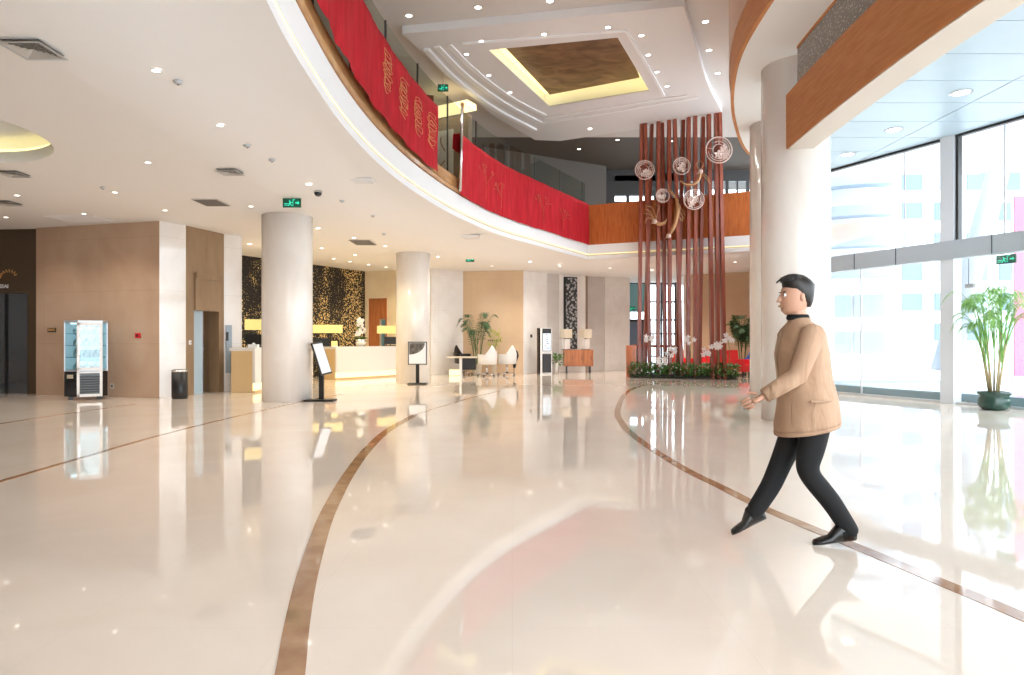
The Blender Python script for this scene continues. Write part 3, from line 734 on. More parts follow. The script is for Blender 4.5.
# ------------------------------------------------------------------ red banners
def banner(px0, px1, label, z0, z1, za=None):
    za = za or z0
    P_ = []; N_ = 60
    a, c = ring_at(px0)[0], ring_at(px1)[0]
    i_pts = []
    for k in range(N_ + 1):
        px = px0 + (px1 - px0) * k / N_; q, d = ring_at(px); n = Vector((d.y, -d.x)); i_pts.append((q, n))
    cum = [0]
    for k in range(N_): cum.append(cum[-1] + (i_pts[k + 1][0] - i_pts[k][0]).length)
    b = B(); vs = []; rows = 10
    for k in range(N_ + 1):
        q, n = i_pts[k]
        for j in range(rows + 1):
            t = j / rows; wv = .022 * math.sin(cum[k] * 6 + math.sin(t * 5)) + .012 * math.sin(cum[k] * 17 + t * 3)
            o = .085 + wv * (1 - .6 * t); zl = za + (z0 - za) * k / N_; zz = zl + (z1 - zl) * t + (.008 * math.sin(cum[k] * 2.3) if j == 0 else 0)
            vs.append((q.x + n.x * o, q.y + n.y * o, zz))
    for k in range(N_ + 1):
        q, n = i_pts[k]; vs += [(q.x - n.x * .10, q.y - n.y * .10, z1), (q.x - n.x * .12, q.y - n.y * .12, z1 - .35)]
    fs = [(k * (rows + 1) + j, k * (rows + 1) + j + 1, (k + 1) * (rows + 1) + j + 1, (k + 1) * (rows + 1) + j) for k in range(N_) for j in range(rows)]
    base = (N_ + 1) * (rows + 1)
    for k in range(N_):
        fs += [(k * (rows + 1) + rows, base + 2 * k, base + 2 * k + 2, (k + 1) * (rows + 1) + rows), (base + 2 * k, base + 2 * k + 1, base + 2 * k + 3, base + 2 * k + 2)]
    b.add(vs, fs, True); q = ring_at((px0 + px1) / 2)[0]
    t = thing('red_banner', label, 'banner', (q.x, q.y, z0)); b.build('cloth', 'red_cloth', t); return t
def near_ring_px(y):   # px of ring at a given Y on the near side
    q = min(RING, key=lambda p: abs(p.y - y)); return q
b1 = banner(262, 434, 'long red cloth banner with gold brush lettering on the nearer part of the gallery', 4.95, 6.40, 5.24)
b2 = banner(457, 587, 'red cloth banner with faint embroidered trees on the farther part of the gallery', 4.79, 6.27)
def ring_uv(px, z, o=.115):
    q, d = ring_at(px); n = Vector((d.y, -d.x)); return Vector((q.x + n.x * o, q.y + n.y * o, z))
b = B(); rnd = random.Random(3)
for (px, zc, hh) in ((381, 5.85, .62), (398, 5.78, .62), (413, 5.75, .62), (427, 5.72, .62)):
    for g_ in range(4):                                   # loose brush strokes, one column of script
        zc0 = zc + hh / 2 - (g_ + .5) * hh / 4
        pts = []
        for s in range(16):
            a = s * .75 + rnd.random() * .4; rr = .11 * (.5 + rnd.random() * .6)
            pts.append(ring_uv(px + rr * 42 * math.cos(a), zc0 + rr * .9 * math.sin(a) - (s - 8) * .008))
        b.tube(pts, .0045, 4)
b.build('lettering', 'gold_thread', b1)
for (px, zb, sc_) in ((482, 5.05, 1.0), (498, 5.0, .8), (540, 5.0, 1.0), (560, 5.0, .8)):
    b = B()
    def branch(x, z, ang, ln, dep):
        x2 = x + math.sin(ang) * ln * 24; z2 = z + math.cos(ang) * ln
        b.tube([ring_uv(x, z), ring_uv((x + x2) / 2 + rnd.uniform(-.5, .5), (z + z2) / 2), ring_uv(x2, z2)], .004 * (1 + .25 * dep), 4)
        if dep:
            for _ in range(3): branch(x2, z2, ang + rnd.uniform(-.8, .8), ln * .66, dep - 1)
    branch(px, zb, 0, .38 * sc_, 3)
    b.build('embroidery', 'red_thread', b2)
q, d = ring_at(455.5); n = Vector((d.y, -d.x)); q = q + n * .12
s_ = thing('banner_pole', 'thin upright silver pole beside the embroidered red banner', 'pole', (q.x, q.y, 4.8))
B().tube([(q.x, q.y, 4.86), (q.x + .05, q.y, 6.9)], .035, 8).build('pole', 'chrome', s_)
B().sphere((q.x + .05, q.y, 6.93), .05, 10, 8).build('finial', 'gold_thread', s_)
q, d = ring_at(449); q = q - Vector((d.y, -d.x)) * .5
s_ = thing('standing_banner', 'narrow dark red upright banner behind the glass in the gap between the red banners', 'banner', (q.x, q.y, 5.02))
B().box((q.x, q.y, 6.1), (.22, .03, 1.9), .3).build('cloth', 'wood_post', s_); B().box((q.x, q.y, 5.06), (.3, .2, .06), .3).build('base', 'black', s_)

# ------------------------------------------------------------------ red post screen, planter
def lineY(px): return 23.1 + (21.9 - 23.1) * (px - 640) / 82.0
POSTS = [(641.5, 639, 0), (645, 650, 0), (651.7, 644, 1), (658.4, 657.8, 0), (662, 665.5, 1), (669, 670, 0), (674.5, 681.5, 0), (683, 676.7, 1), (688.5, 688, 0), (695, 695.5, 0), (703, 699, 1), (708.6, 712.6, 0), (716, 718, 0), (719.5, 724.4, 0)]
for k, (tx, bx, back) in enumerate(POSTS):
    Yb = lineY(bx) + .2 * back; Yt = lineY(tx) + .2 * back
    w_ = .112
    b = B(); x0, x1 = X(bx, Yb), X(tx, Yt); zt = 8.86
    vs = []
    for (xx, yy, z) in ((x0, Yb, 0.02), (x1, Yt, zt)):
        vs += [(xx - w_ / 2, yy - .09, z), (xx + w_ / 2, yy - .09, z), (xx + w_ / 2, yy + .09, z), (xx - w_ / 2, yy + .09, z)]
    b.add(vs, [(3, 2, 1, 0), (4, 5, 6, 7), (0, 1, 5, 4), (1, 2, 6, 5), (2, 3, 7, 6), (3, 0, 4, 7)])
    lean = 'leaning' if abs(tx - bx) > 3 else 'upright'
    tag(b.build('screen_post', 'wood_post'), '%s dark red wooden post, %s from the left%s in the screen' % (lean, ORD[k], ', set farther back,' if back else ''), 'post', 'red posts of the tall screen')
pl = thing('planter', 'long low planter box with a red wooden end panel under the red posts', 'planter', (6.0, 22.6, 0))
ax, ay = X(628, 22.9), 22.9; bx, by = X(738, 21.6), 21.6
dv = Vector((bx - ax, by - ay)).normalized()
B().slope((ax + .1, ay + .12), (bx - .05, by + .12), 1.2, 0, .12).build('box', 'dark_grey', pl)
B().slope((ax - .02, ay + .2), (ax + .32, ay + .15), .9, 0, 1.12).build('end_panel', 'wood_orange', pl)
B().slope((ax + .3, ay + 1.0), (bx - 1.6, by + 1.1), .05, 1.05, 1.14).build('rail', 'wood_cabinet', pl)
hb = B(); rnd = random.Random(11)
for i in range(4200):
    t = rnd.random(); o = rnd.random() * 1.15; q = Vector((ax, ay)) + dv * ((Vector((bx, by)) - Vector((ax, ay))).length * t) + Vector((-dv.y, dv.x)) * (o - .05)
    z = .04 + rnd.random() * .44; a = rnd.random() * 6.28; s = .09 + rnd.random() * .08; e = rnd.uniform(-.3, 1.0)
    u = Vector((math.cos(a) * math.cos(e), math.sin(a) * math.cos(e), math.sin(e))); v = Vector((-math.sin(a), math.cos(a), .1))
    c = Vector((q.x, q.y, z))
    hb.add([c, c + u * s * .5 + v * s * .22, c + u * s, c + u * s * .5 - v * s * .22], [(0, 1, 2, 3)])
tag(hb.build('hedge_foliage', 'leaf'), 'low dense green foliage filling the planter below the red posts', 'hedge', None, 'stuff')
hb = B()
for i in range(150):
    t = rnd.random(); q = Vector((ax, ay)) + dv * ((Vector((bx, by)) - Vector((ax, ay))).length * t) + Vector((-dv.y, dv.x)) * (rnd.random() * .4 - .05)
    hb.sphere((q.x, q.y, .15 + rnd.random() * .38), .013 + .01 * rnd.random(), 5, 4)
tag(hb.build('hedge_blossoms', 'orchid'), 'tiny white blossoms scattered over the planter foliage', 'blossoms', None, 'stuff')
def blossom(b, c, s, rnd):
    for k in range(5):
        a = 2 * PI * k / 5 + rnd.random() * .4; u = Vector((math.cos(a), rnd.uniform(-.4, .1), math.sin(a))); w = Vector((-math.sin(a), 0, math.cos(a)))
        b.add([c, c + u * s * .55 + w * s * .32, c + u * s, c + u * s * .55 - w * s * .32], [(0, 1, 2, 3)])
    b.sphere(c + Vector((0, -s * .1, 0)), s * .2, 6, 5)
def orchid(px, py, Yo, label, n=7, sp=.17, zb=.2):
    x, z = X(px, Yo), Z(py, Yo); t = thing('orchid', label, 'flower', (x + .05, Yo, zb), 0, 'white orchids among the red posts')
    B().tube([(x + .05, Yo, zb), (x + .09, Yo, zb + (z - zb) * .6), (x + .02, Yo, z + .05), (x - .1, Yo, z)], [.012, .01, .008, .006], 6).build('stem', 'stem_green', t)
    b = B(); r_ = random.Random(int(px * 7))
    for _ in range(n): blossom(b, Vector((x + r_.uniform(-sp, sp), Yo + r_.uniform(-.1, .1), z + r_.uniform(-.12, .12))), .1, r_)
    b.build('blossom', 'orchid', t)
    b = B()
    for k in range(4):
        a = k * 1.6 + .3; b.add([(x + .05, Yo, zb), (x + .05 + .12 * math.cos(a) - .03, Yo + .12 * math.sin(a), zb + .16), (x + .05 + .3 * math.cos(a), Yo + .2 * math.sin(a), zb + .18), (x + .05 + .12 * math.cos(a) + .03, Yo + .12 * math.sin(a), zb + .13)], [(0, 1, 2, 3)])
    b.build('leaf', 'leaf', t)
for (px, py, lab) in [(649, 338, 'white orchid in front of the second red post, above the red wooden end panel'), (671, 352, 'low white orchid spray between the fifth and seventh red posts'), (688, 339.5, 'white orchid spray in the middle of the red post screen'),
                      (704, 352, 'small pale orchid low behind the middle red posts'), (716, 346, 'broad white orchid spray before the three rightmost red posts'), (727, 338, 'faint white orchid right of the last red post'), (662, 362, 'short white orchid close to the foliage near the left red posts')]:
    orchid(px, py, lineY(px) - .3 if py != 352 else lineY(px) - .15, lab)
# red lounge seats behind the screen
def red_seat(x, y, w, rz, label, h=.95):
    t = thing('red_armchair', label, 'armchair', (x, y, 0), rz, 'red seats behind the post screen')
    B().box((0, 0, .33), (w, .6, .26)).build('seat', 'mat_red', t, False); B().box((0, .3, .62), (w, .14, .66), 0, -.12).build('backrest', 'mat_red', t, False)
    for s in (-1, 1): B().box((s * w / 2, 0, .42), (.12, .62, .42)).build('armrest', 'mat_red', t, False)
    for sx in (-1, 1):
        for sy in (-1, 1): B().box((sx * (w / 2 - .05), sy * .25, .1), (.05, .05, .2)).build('leg', 'black', t, False)
red_seat(X(683, 24.6) - .06, 24.6, .55, .35, 'red armchair seen between the middle posts of the screen')
red_seat(X(703, 24.4), 24.5, .55, -.3, 'red armchair seen just right of the middle of the post screen')
red_seat(X(722, 24.6), 24.6, .55, .2, 'red armchair seen behind the rightmost red posts')
red_seat(X(740, 23.3), 23.3, .45, .6, 'bright red armchair beside the seated person in blue')

# openwork round ornaments
def ornament(px, py, r, label, seed):
    Yo = lineY(px) - .32; x, z = X(px, Yo), Z(py, Yo); R_ = r * Yo / F; rnd = random.Random(seed)
    t = thing('round_ornament', label, 'ornament', (x, Yo, z), 0, 'round openwork ornaments on the red posts')
    b = B()
    for q, th in ((1, .022), (.82, .014), (.66, .014), (.45, .014)):
        a0 = rnd.random() * 6; span = 2 * PI * (1 if q == 1 else rnd.uniform(.55, .9))
        pts = [(x + R_ * q * math.cos(a0 + span * k / 40), Yo, z + R_ * q * math.sin(a0 + span * k / 40)) for k in range(41)]
        b.tube(pts, th, 6)
    for k in range(5):
        a = rnd.random() * 6.28; b.tube([(x + R_ * .45 * math.cos(a), Yo, z + R_ * .45 * math.sin(a)), (x + R_ * math.cos(a), Yo, z + R_ * math.sin(a))], .01, 5)
    b.build('ring', 'ornament', t)
    b = B(); ox, oz = rnd.uniform(-.3, .3) * R_, rnd.uniform(-.35, 0) * R_
    for k in range(8): blossom(b, Vector((x + ox + rnd.uniform(-.4, .4) * R_, Yo - .04, z + oz + rnd.uniform(-.35, .35) * R_)), .33 * R_, rnd)
    b.build('blossom', 'ornament', t)
    B().tube([(x, Yo, z), (x, Yo + .28, z)], .015, 6).build('bracket', 'dark_grey', t)
ornament(644.7, 170, 9.3, 'pale round openwork ornament on the left red posts, high up', 1)
ornament(681.6, 166, 8.3, 'pale round openwork ornament in the middle of the red posts, upper one', 2)
ornament(718.8, 150, 13, 'largest round openwork ornament at the top right of the red posts', 3)
ornament(662.7, 195.7, 6.6, 'smallest round openwork ornament on the red posts, lower left', 4)
ornament(693.8, 199.5, 10, 'round openwork ornament low on the red posts, right of the golden tail', 5)
# golden birds with trailing tails
def bird(path, radii, tails, label, head):
    Yo = lineY(path[0][0]) - .38; c = Vector((X(path[0][0], Yo), Yo, Z(path[0][1], Yo)))
    t = thing('bird_ornament', label, 'ornament', c, 0, 'golden bird ornaments on the red posts')
    P3 = catmull([Vector((X(a, Yo), Yo, Z(c_, Yo))) for a, c_ in path], 4); R3 = []
    for i in range(len(P3)):
        f_ = i / (len(P3) - 1) * (len(radii) - 1); k = int(min(f_, len(radii) - 2)); R3.append(radii[k] + (radii[k + 1] - radii[k]) * (f_ - k))
    B().tube(P3, R3, 8).build('body', 'ribbon', t)
    hc = Vector((X(head[0], Yo), Yo - .03, Z(head[1], Yo))); b = B(); b.sphere(hc, .085, 10, 8); b.tube([hc, hc + Vector((-.14, 0, -.1))], [.04, .004], 6); b.build('head', 'ornament', t)
    for tl in tails: B().tube(catmull([Vector((X(a, Yo), Yo - .02, Z(c_, Yo))) for a, c_ in tl], 4), .014, 5).build('tail_feather', 'ribbon', t)
bird([(668, 236), (673, 229), (676, 220), (678, 208), (676, 199), (671, 190)], [.03, .07, .07, .09, .05, .02], [[(676, 203), (680, 213), (684, 219)], [(676, 200), (682, 210), (685, 216)], [(676, 205), (678, 214), (681, 221)], [(675, 198), (669, 190), (668, 184)], [(677, 206), (682, 216), (682, 222)]], 'large golden bird ornament with a fanned tail, swooping down the red posts', (668.4, 236))
bird([(654, 221), (659, 224), (664, 223), (667, 219)], [.05, .08, .06, .02], [[(655, 221), (657, 214), (659, 207), (654, 204)], [(655, 221), (650, 212), (644, 209)], [(654, 220), (649, 214), (643, 214)], [(656, 219), (652, 208), (645, 206)], [(655, 221), (648, 218), (644, 224)]], 'golden bird ornament with thin arching plumes at the left red posts', (654.6, 221.5))
bird([(700, 172), (699, 179), (694, 184), (686, 184.5), (680, 181)], [.06, .05, .045, .04, .02], [[(700, 173), (705, 178), (710, 184)], [(701, 172), (707, 177), (709, 181)], [(700, 170), (696, 165), (700, 161), (703, 165), (700, 170)]], 'golden bird ornament with an S-shaped body below the largest round ornament', (700.3, 171.5))

# ------------------------------------------------------------------ plants
def frond(b, base, ang, ln, rise, droop, nl=18, lw=.028, ll=.3, rnd=random):
    """one arching palm leaf: a spine with leaflets on both sides"""
    d = Vector((math.cos(ang), math.sin(ang), 0)); side = Vector((-d.y, d.x, 0)); N = 12; sp = []
    for i in range(N + 1):
        t = i / N; sp.append(base + d * ln * (t ** 1.15) * .9 + Vector((0, 0, rise * math.sin(t * PI * .62) - droop * t ** 3)))
    b.tube(sp, [.010 - .007 * i / N for i in range(N + 1)], 5)
    for i in range(nl):
        t = .18 + .8 * i / (nl - 1); k = min(int(t * N), N - 1); p = sp[k] + (sp[k + 1] - sp[k]) * (t * N - k); tg = (sp[k + 1] - sp[k]).normalized()
        L_ = ll * (math.sin(PI * min(1, t * .9 + .12)) ** .6) * rnd.uniform(.85, 1.1)
        for s in (-1, 1):
            u = (side * s * .8 + tg * .65 + Vector((0, 0, -.18 - .25 * t))).normalized(); v = tg * lw
            tip = p + u * L_ + Vector((0, 0, -.18 * L_)); m_ = p + u * L_ * .5
            b.add([p, m_ - v * .5 + Vector((0, 0, .01)), tip, m_ + v * .5 + Vector((0, 0, -.01))], [(0, 1, 2, 3)])
def areca(loc, label, h, spread, nst, potf, seed, m='leaf', sm='stem_tan', nf=5, group=None, potscale=1, ll=.3, lw=.028, cat='plant', low=.6):
    t = thing('potted_palm', label, cat, loc, 0, group); rnd = random.Random(seed); z0 = potf(t)
    for k in range(nst):
        a = 2 * PI * k / nst + rnd.random() * .5; r0 = .07 * potscale; base = Vector((r0 * math.cos(a), r0 * math.sin(a), z0))
        hh = h * rnd.uniform(.38, .55); top = base + Vector((math.cos(a) * spread * .18, math.sin(a) * spread * .18, hh))
        B().tube([base, (base + top) / 2 + Vector((.01, .01, 0)), top], [.018, .015, .012], 7).build('stem', sm, t, False)
        for j in range(nf):
            b = B(); fa = a + rnd.uniform(-1.4, 1.4); st = base + (top - base) * rnd.uniform(low, 1)
            frond(b, st, fa, spread * rnd.uniform(.3, 1.05), (h - st.z) * rnd.uniform(.55, 1.12), spread * rnd.uniform(.1, .55), 20, lw, ll, rnd)
            b.build('frond', m, t, False)
    return t
def pot_green(t):
    B().lathe([(.17, 0), (.24, .04), (.26, .10), (.25, .2), (.235, .27), (.27, .3), (.28, .34), (.25, .345), (.235, .30)], (0, 0, 0), 32).build('pot', 'pot_green', t, False)
    B().lathe([(.24, .29), (.001, .30)], (0, 0, 0), 24).build('soil', 'soil', t, False); return .28
PY = 12.45
areca((X(992, PY), PY - .05, 0), 'tall potted palm in a dark green pot beside the white mullion', 2.3, .86, 9, pot_green, 5, 'leaf_bright', 'stem_tan', 5, ll=.26, lw=.022, low=.5)
def pot_white(t):
    B().lathe([(.13, 0), (.16, .05), (.19, .36), (.2, .40), (.17, .40)], (0, 0, 0), 24).build('pot', 'cream', t, False); B().lathe([(.17, .37), (.001, .38)], (0, 0, 0), 20).build('soil', 'soil', t, False); return .36
areca((X(477, 24.9), 24.85, 0), 'broad potted palm behind the small desk, in front of the beige marble wall', 2.35, .95, 4, pot_white, 9, 'leaf_dark', 'stem_green', 4, ll=.30, lw=.04, low=.25)
areca((X(742, 24.9), 24.9, 0), 'dark green potted palm behind the seated person, right of the red posts', 2.2, .55, 6, pot_white, 14, 'leaf_dark', 'stem_green', 5, ll=.28, lw=.05, low=.3)
# yellow green sprig beside it
x, y = X(494, 25.0), 25.2
s_ = thing('flowering_plant', 'small yellow green flowering plant on the side table behind the white salon chairs', 'plant', (x, y, .0))
b = B(); b.lathe([(.09, 0), (.12, .9), (.10, .9)], (x, y, 0), 16); b.build('pot', 'cream', s_)
b = B(); rnd = random.Random(5)
for k in range(60):
    a = rnd.random() * 6.28; c = Vector((x + rnd.uniform(-.22, .22), y + rnd.uniform(-.1, .1), 1.3 + rnd.uniform(-.25, .4))); u = Vector((math.cos(a), 0, math.sin(a)))
    b.add([c, c + u * .06 + Vector((.02, 0, .02)), c + u * .14, c + u * .06 - Vector((.02, 0, .02))], [(0, 1, 2, 3)])
b.build('foliage', 'leaf_yellow', s_); b = B()
for k in range(6): b.tube([(x, y, .88), (x + rnd.uniform(-.15, .15), y, 1.35)], .006, 5)
b.build('stem', 'stem_green', s_)
# broad leafed plant by the kiosk
x, y = X(556, 25.9), 25.8
s_ = thing('leafy_plant', 'bushy green plant in a tall white pot between the display kiosk and the wooden console', 'plant', (x, y, 0))
B().lathe([(.07, 0), (.085, .2), (.10, .42), (.08, .42)], (x, y, 0), 20).build('pot', 'stone_white', s_); b = B()
for k in range(70):
    a = rnd.random() * 6.28; e = rnd.uniform(-.2, 1.2); c = Vector((x, y, .42)); u = Vector((math.cos(a) * math.cos(e), math.sin(a) * math.cos(e) * .6, math.sin(e))); st = c + u * rnd.uniform(.12, .42); v = Vector((-math.sin(a), math.cos(a), 0)) * .05
    b.add([st, st + u * .09 + v, st + u * .2 - Vector((0, 0, .04)), st + u * .09 - v], [(0, 1, 2, 3)]); 
b.build('foliage', 'leaf', s_); b = B()
for k in range(8): a = k * .8; b.tube([(x, y, .4), (x + .2 * math.cos(a), y + .1 * math.sin(a), .75)], .006, 5)
b.build('stem', 'stem_green', s_)

# ------------------------------------------------------------------ reception
def desk(p0, p1, dep, h, label, endm='desk_side'):
    t = thing('reception_desk', label, 'desk', (p0[0], p0[1], 0))
    B().slope(p0, p1, .06, .24, h).build('front_panel', 'stone_white', t)
    d = (Vector(p1) - Vector(p0)).normalized(); n = Vector((-d.y, d.x))
    q = Vector(p0) + n * .06; q1 = Vector(p1) + n * .06
    B().slope(tuple(q), tuple(q1), dep, 0.0, h - .08).build('body', endm, t)
    B().slope(tuple(q - n * .0), tuple(q1), dep + .05, h - .08, h + .0).build('countertop', 'stone_white', t)
    B().slope(tuple(Vector(p0) + n * .02), tuple(Vector(p1) + n * .02), .035, .06, .235).build('glow_strip', 'desk_glow', t)
    B().slope(p0, p1, .06, 0, .055).build('plinth', 'desk_side', t)
    return t
desk((-6.35, 16.3), (-6.12, 20.3), .54, 1.12, 'white reception desk with a glowing base, mostly hidden behind the left round column')
desk((-5.75, 21.6), (-3.9, 24.1), .55, 1.09, 'long white reception desk with a glowing base between the two round columns')
def desk_lamp(x, y, z, w, rz, label, n=2):
    t = thing('desk_lamp', label, 'lamp', (x, y, z), rz, 'long shaded lamps on the reception desks')
    B().box((0, 0, .60), (w, .24, .28)).build('lamp_shade', 'shade_lit', t, False)
    for k in range(n): xx = (k - (n - 1) / 2) * w * .5; B().tube([(xx, 0, .03), (xx, 0, .47)], .014, 8).build('pole', 'dark_grey', t, False)
    B().box((0, 0, .015), (w * .6, .14, .03)).build('base', 'dark_grey', t, False)
desk_lamp(-6.72, 17.6, 1.12, .72, 0.1, 'long glowing rectangular lamp shade left of the left round column')
desk_lamp(X(322, 22.6), 22.6, 1.09, 1.35, .35, 'long glowing rectangular lamp shade just right of the left round column')
desk_lamp(X(392, 24.5), 24.3, 1.09, 1.0, .3, 'long glowing rectangular lamp shade beside the right round column')
# bowl with white flowers
x, y = X(360, 23.3), 23.3
s_ = thing('flower_bowl', 'silver bowl of tall white flowers on the long reception desk', 'flowers', (x, y, 1.09))
B().lathe([(.08, 0), (.16, .03), (.23, .14), (.25, .24), (.22, .24)], (x, y, 1.09), 28).build('bowl', 'chrome', s_); b = B(); rnd = random.Random(21)
for k in range(26): blossom(b, Vector((x + rnd.gauss(0, .09), y + rnd.uniform(-.1, .1), 1.45 + rnd.random() * .62)), .075, rnd)
b.build('blossom', 'orchid', s_); b = B()
for k in range(6): b.tube([(x, y, 1.3), (x + rnd.uniform(-.15, .15), y, 1.95)], .008, 5)
for k in range(10):
    a = rnd.random() * 6.28; b.add([(x, y, 1.32), (x + .12 * math.cos(a), y, 1.42 + .05 * math.sin(a)), (x + .3 * math.cos(a), y, 1.38)], [(0, 1, 2)])
b.build('stem', 'stem_green', s_)
x, y = X(334, 21.9), 21.95
s_ = thing('notice_card', 'small cream notice card, given a glow, on the near end of the long reception desk', 'card', (x, y, 1.09)); B().box((x, y, 1.19), (.2, .02, .17), .5, -.1).build('card', 'shade_lit', s_); B().box((x, y + .03, 1.1), (.2, .1, .02), .5).build('base', 'paper', s_)  # card wears the lit lamp shade's emission, a glow put into its material
def monitor(x, y, z, rz, label):
    t = thing('computer_monitor', label, 'monitor', (x, y, z), rz); B().box((0, 0, .2), (.42, .03, .27)).build('housing', 'black', t, False)
    B().box((0, .02, .2), (.38, .004, .23)).build('display', 'screen', t, False); B().tube([(0, 0, .02), (0, 0, .1)], .02, 8).build('stand', 'black', t, False); B().box((0, 0, .01), (.2, .16, .02)).build('base', 'black', t, False)
monitor(-6.64, 17.0, 1.12, .1, 'dark computer monitor under the leftmost desk lamp')
monitor(X(391, 24.2), 24.1, 1.09, .3, 'dark computer monitor under the desk lamp nearest the right round column')
monitor(X(322, 22.9), 23.0, 1.04, .6, 'dark computer monitor just right of the left round column')
x, y = -6.5, 16.6
s_ = thing('tissue_box', 'small white box on the leftmost reception desk', 'box', (x, y, 1.12)); B().box((x, y, 1.16), (.24, .12, .08)).build('box', 'paper', s_); B().lathe([(.05, .08), (.02, .12)], (x, y, 1.12), 10).build('tissue', 'paper', s_)

# sign stands
def sign_tilted():
    Y0 = 14.15; x0 = X(320.5, Y0); t = thing('tilted_sign_stand', 'black sign stand with a tilted white board facing right, at the left round column', 'sign stand', (x0, Y0, 0))
    B().box((x0, Y0, .02), (.62, .34, .035)).build('base', 'black', t)
    B().box((x0 + .02, Y0, .33), (.10, .05, .62)).build('pole', 'black', t)
    bl = Vector((X(322, Y0 - .1), Y0 - .10, Z(375.5, Y0 - .1))); br = Vector((X(332, Y0 + .2), Y0 + .22, Z(373, Y0 + .2)))
    tl = Vector((X(311, Y0 - .1), Y0 - .05, Z(343, Y0))); tr = Vector((X(321, Y0 + .2), Y0 + .27, Z(341.5, Y0 + .2)))
    n = (br - bl).cross(tl - bl).normalized()
    def slab(a, b_, c, d, n, th): return [a, b_, c, d, a - n * th, b_ - n * th, c - n * th, d - n * th]
    FS = [(0, 1, 2, 3), (7, 6, 5, 4), (0, 4, 5, 1), (1, 5, 6, 2), (2, 6, 7, 3), (3, 7, 4, 0)]
    B().add(slab(bl, br, tr, tl, n, .04), FS).build('frame', 'dark_grey', t)
    c = (bl + br + tl + tr) / 4; q = [c + (p - c) * .9 + n * .004 for p in (bl, br, tr, tl)]
    B().add(slab(*q, n, .003), FS).build('board', 'paper', t)
sign_tilted()
Y0 = 19.5; x0 = X(417.5, Y0)
s_ = thing('portrait_sign_stand', 'black sign stand with an upright poster board in front of the right round column', 'sign stand', (x0, Y0, 0))
B().box((x0, Y0, .02), (.56, .32, .035)).build('base', 'black', s_); B().box((x0, Y0 + .02, .32), (.10, .05, .6)).build('pole', 'black', s_)
B().box((x0, Y0, .92), (.56, .04, .68), 0).build('frame', 'dark_grey', s_); B().box((x0, Y0 - .022, .92), (.50, .004, .62), 0).build('poster', 'paper', s_)
cc = []
for k in range(17): a = -PI / 2 + (PI / 2) * 1.0 * k / 16; cc.append((x0 - .24 + .46 * math.cos(a), Y0 - .028, 1.22 + .34 * math.sin(a)))
B().add([(x0 - .24, Y0 - .028, 1.22)] + cc, [(0, k + 1, k + 2) for k in range(16)]).build('picture', 'poster_pic', s_)

# ------------------------------------------------------------------ glass display cabinet
cx, cyy = -9.48, 14.66
t = thing('display_cabinet', 'glass display cabinet with white framed door and black base by the beige marble wall', 'cabinet', (cx, cyy, 0))
pl_ = [(-.14, -.30), (.36, -.30), (.48, -.12), (.48, .28), (-.44, .28), (-.44, .02)]
W = lambda p, s=1: (cx + p[0] * s, cyy + p[1] * s)
H_ = 1.74
B().prism([W(p) for p in pl_], .07, .62).build('base', 'black_gloss', t)
B().prism([W(p, 1.02) for p in pl_], H_ - .05, H_).build('top', 'alu', t)
B().prism([W(p, .98) for p in pl_], .62, .65).build('deck', 'alu', t)
b = B()
for i, p in enumerate(pl_):
    q = W(p, .98); b.box((q[0], q[1], 1.17), (.025, .025, 1.1))
b.build('corner_post', 'alu', t)
b = B()
for i in range(6):
    if i == 0: continue
    p, q = W(pl_[i], .985), W(pl_[(i + 1) % 6], .985)
    if i == 3: continue
    b.slope(p, q, .006, .65, H_ - .05)
b.build('glass_panel', 'glass_case', t)
B().slope(W(pl_[3], .97), W(pl_[4], .97), .01, .65, H_ - .05).build('back_panel', 'alu', t)
fx0, fx1, fy = cx - .17, cx + .37, cyy - .335
dd_ = B(); 
for xx in (fx0 + .03, fx1 - .03): dd_.box((xx, fy, .88), (.06, .04, 1.62))
for zz in (.10, .60, .68, 1.66): dd_.box(((fx0 + fx1) / 2, fy, zz), (fx1 - fx0, .04, .06 if zz != .6 else .03))
door = dd_.build('door', 'stone_white', t)
B().box(((fx0 + fx1) / 2, fy + .005, 1.17), (.44, .008, .96)).build('pane', 'glass_case', door)
B().box((fx0 + .05, fy - .035, 1.15), (.02, .03, .3)).build('handle', 'chrome', door)
b = B()
for k in range(7): b.box(((fx0 + fx1) / 2, fy + .01, .17 + k * .055), (.42, .012, .03))
b.build('vent_slat', 'dark_grey', door)
B().slope((cx - .38, cyy - .075), (cx - .25, cyy - .22), .004, .47, .55).build('label_plate', 'cream', t)
for zz in (.92, 1.18, 1.44): B().prism([W(p, .93) for p in pl_], zz, zz + .012).build('shelf', 'glass_frost', t)
for s in (-1, 1): B().box((cx + s * .3, cyy - .05, .035), (.1, .1, .07)).build('caster', 'black', t)
B().box((cx, cyy - .05, H_ - .07), (.6, .2, .02)).build('light', 'case_light', t)
t.rotation_euler = (0, 0, .56); t.scale = (.88, .88, 1)
rnd = random.Random(8)
zn = {.657: 'on the cabinet floor', .934: 'on the lower shelf of the glass cabinet', 1.194: 'on the middle shelf of the glass cabinet', 1.454: 'on the top shelf of the glass cabinet'}
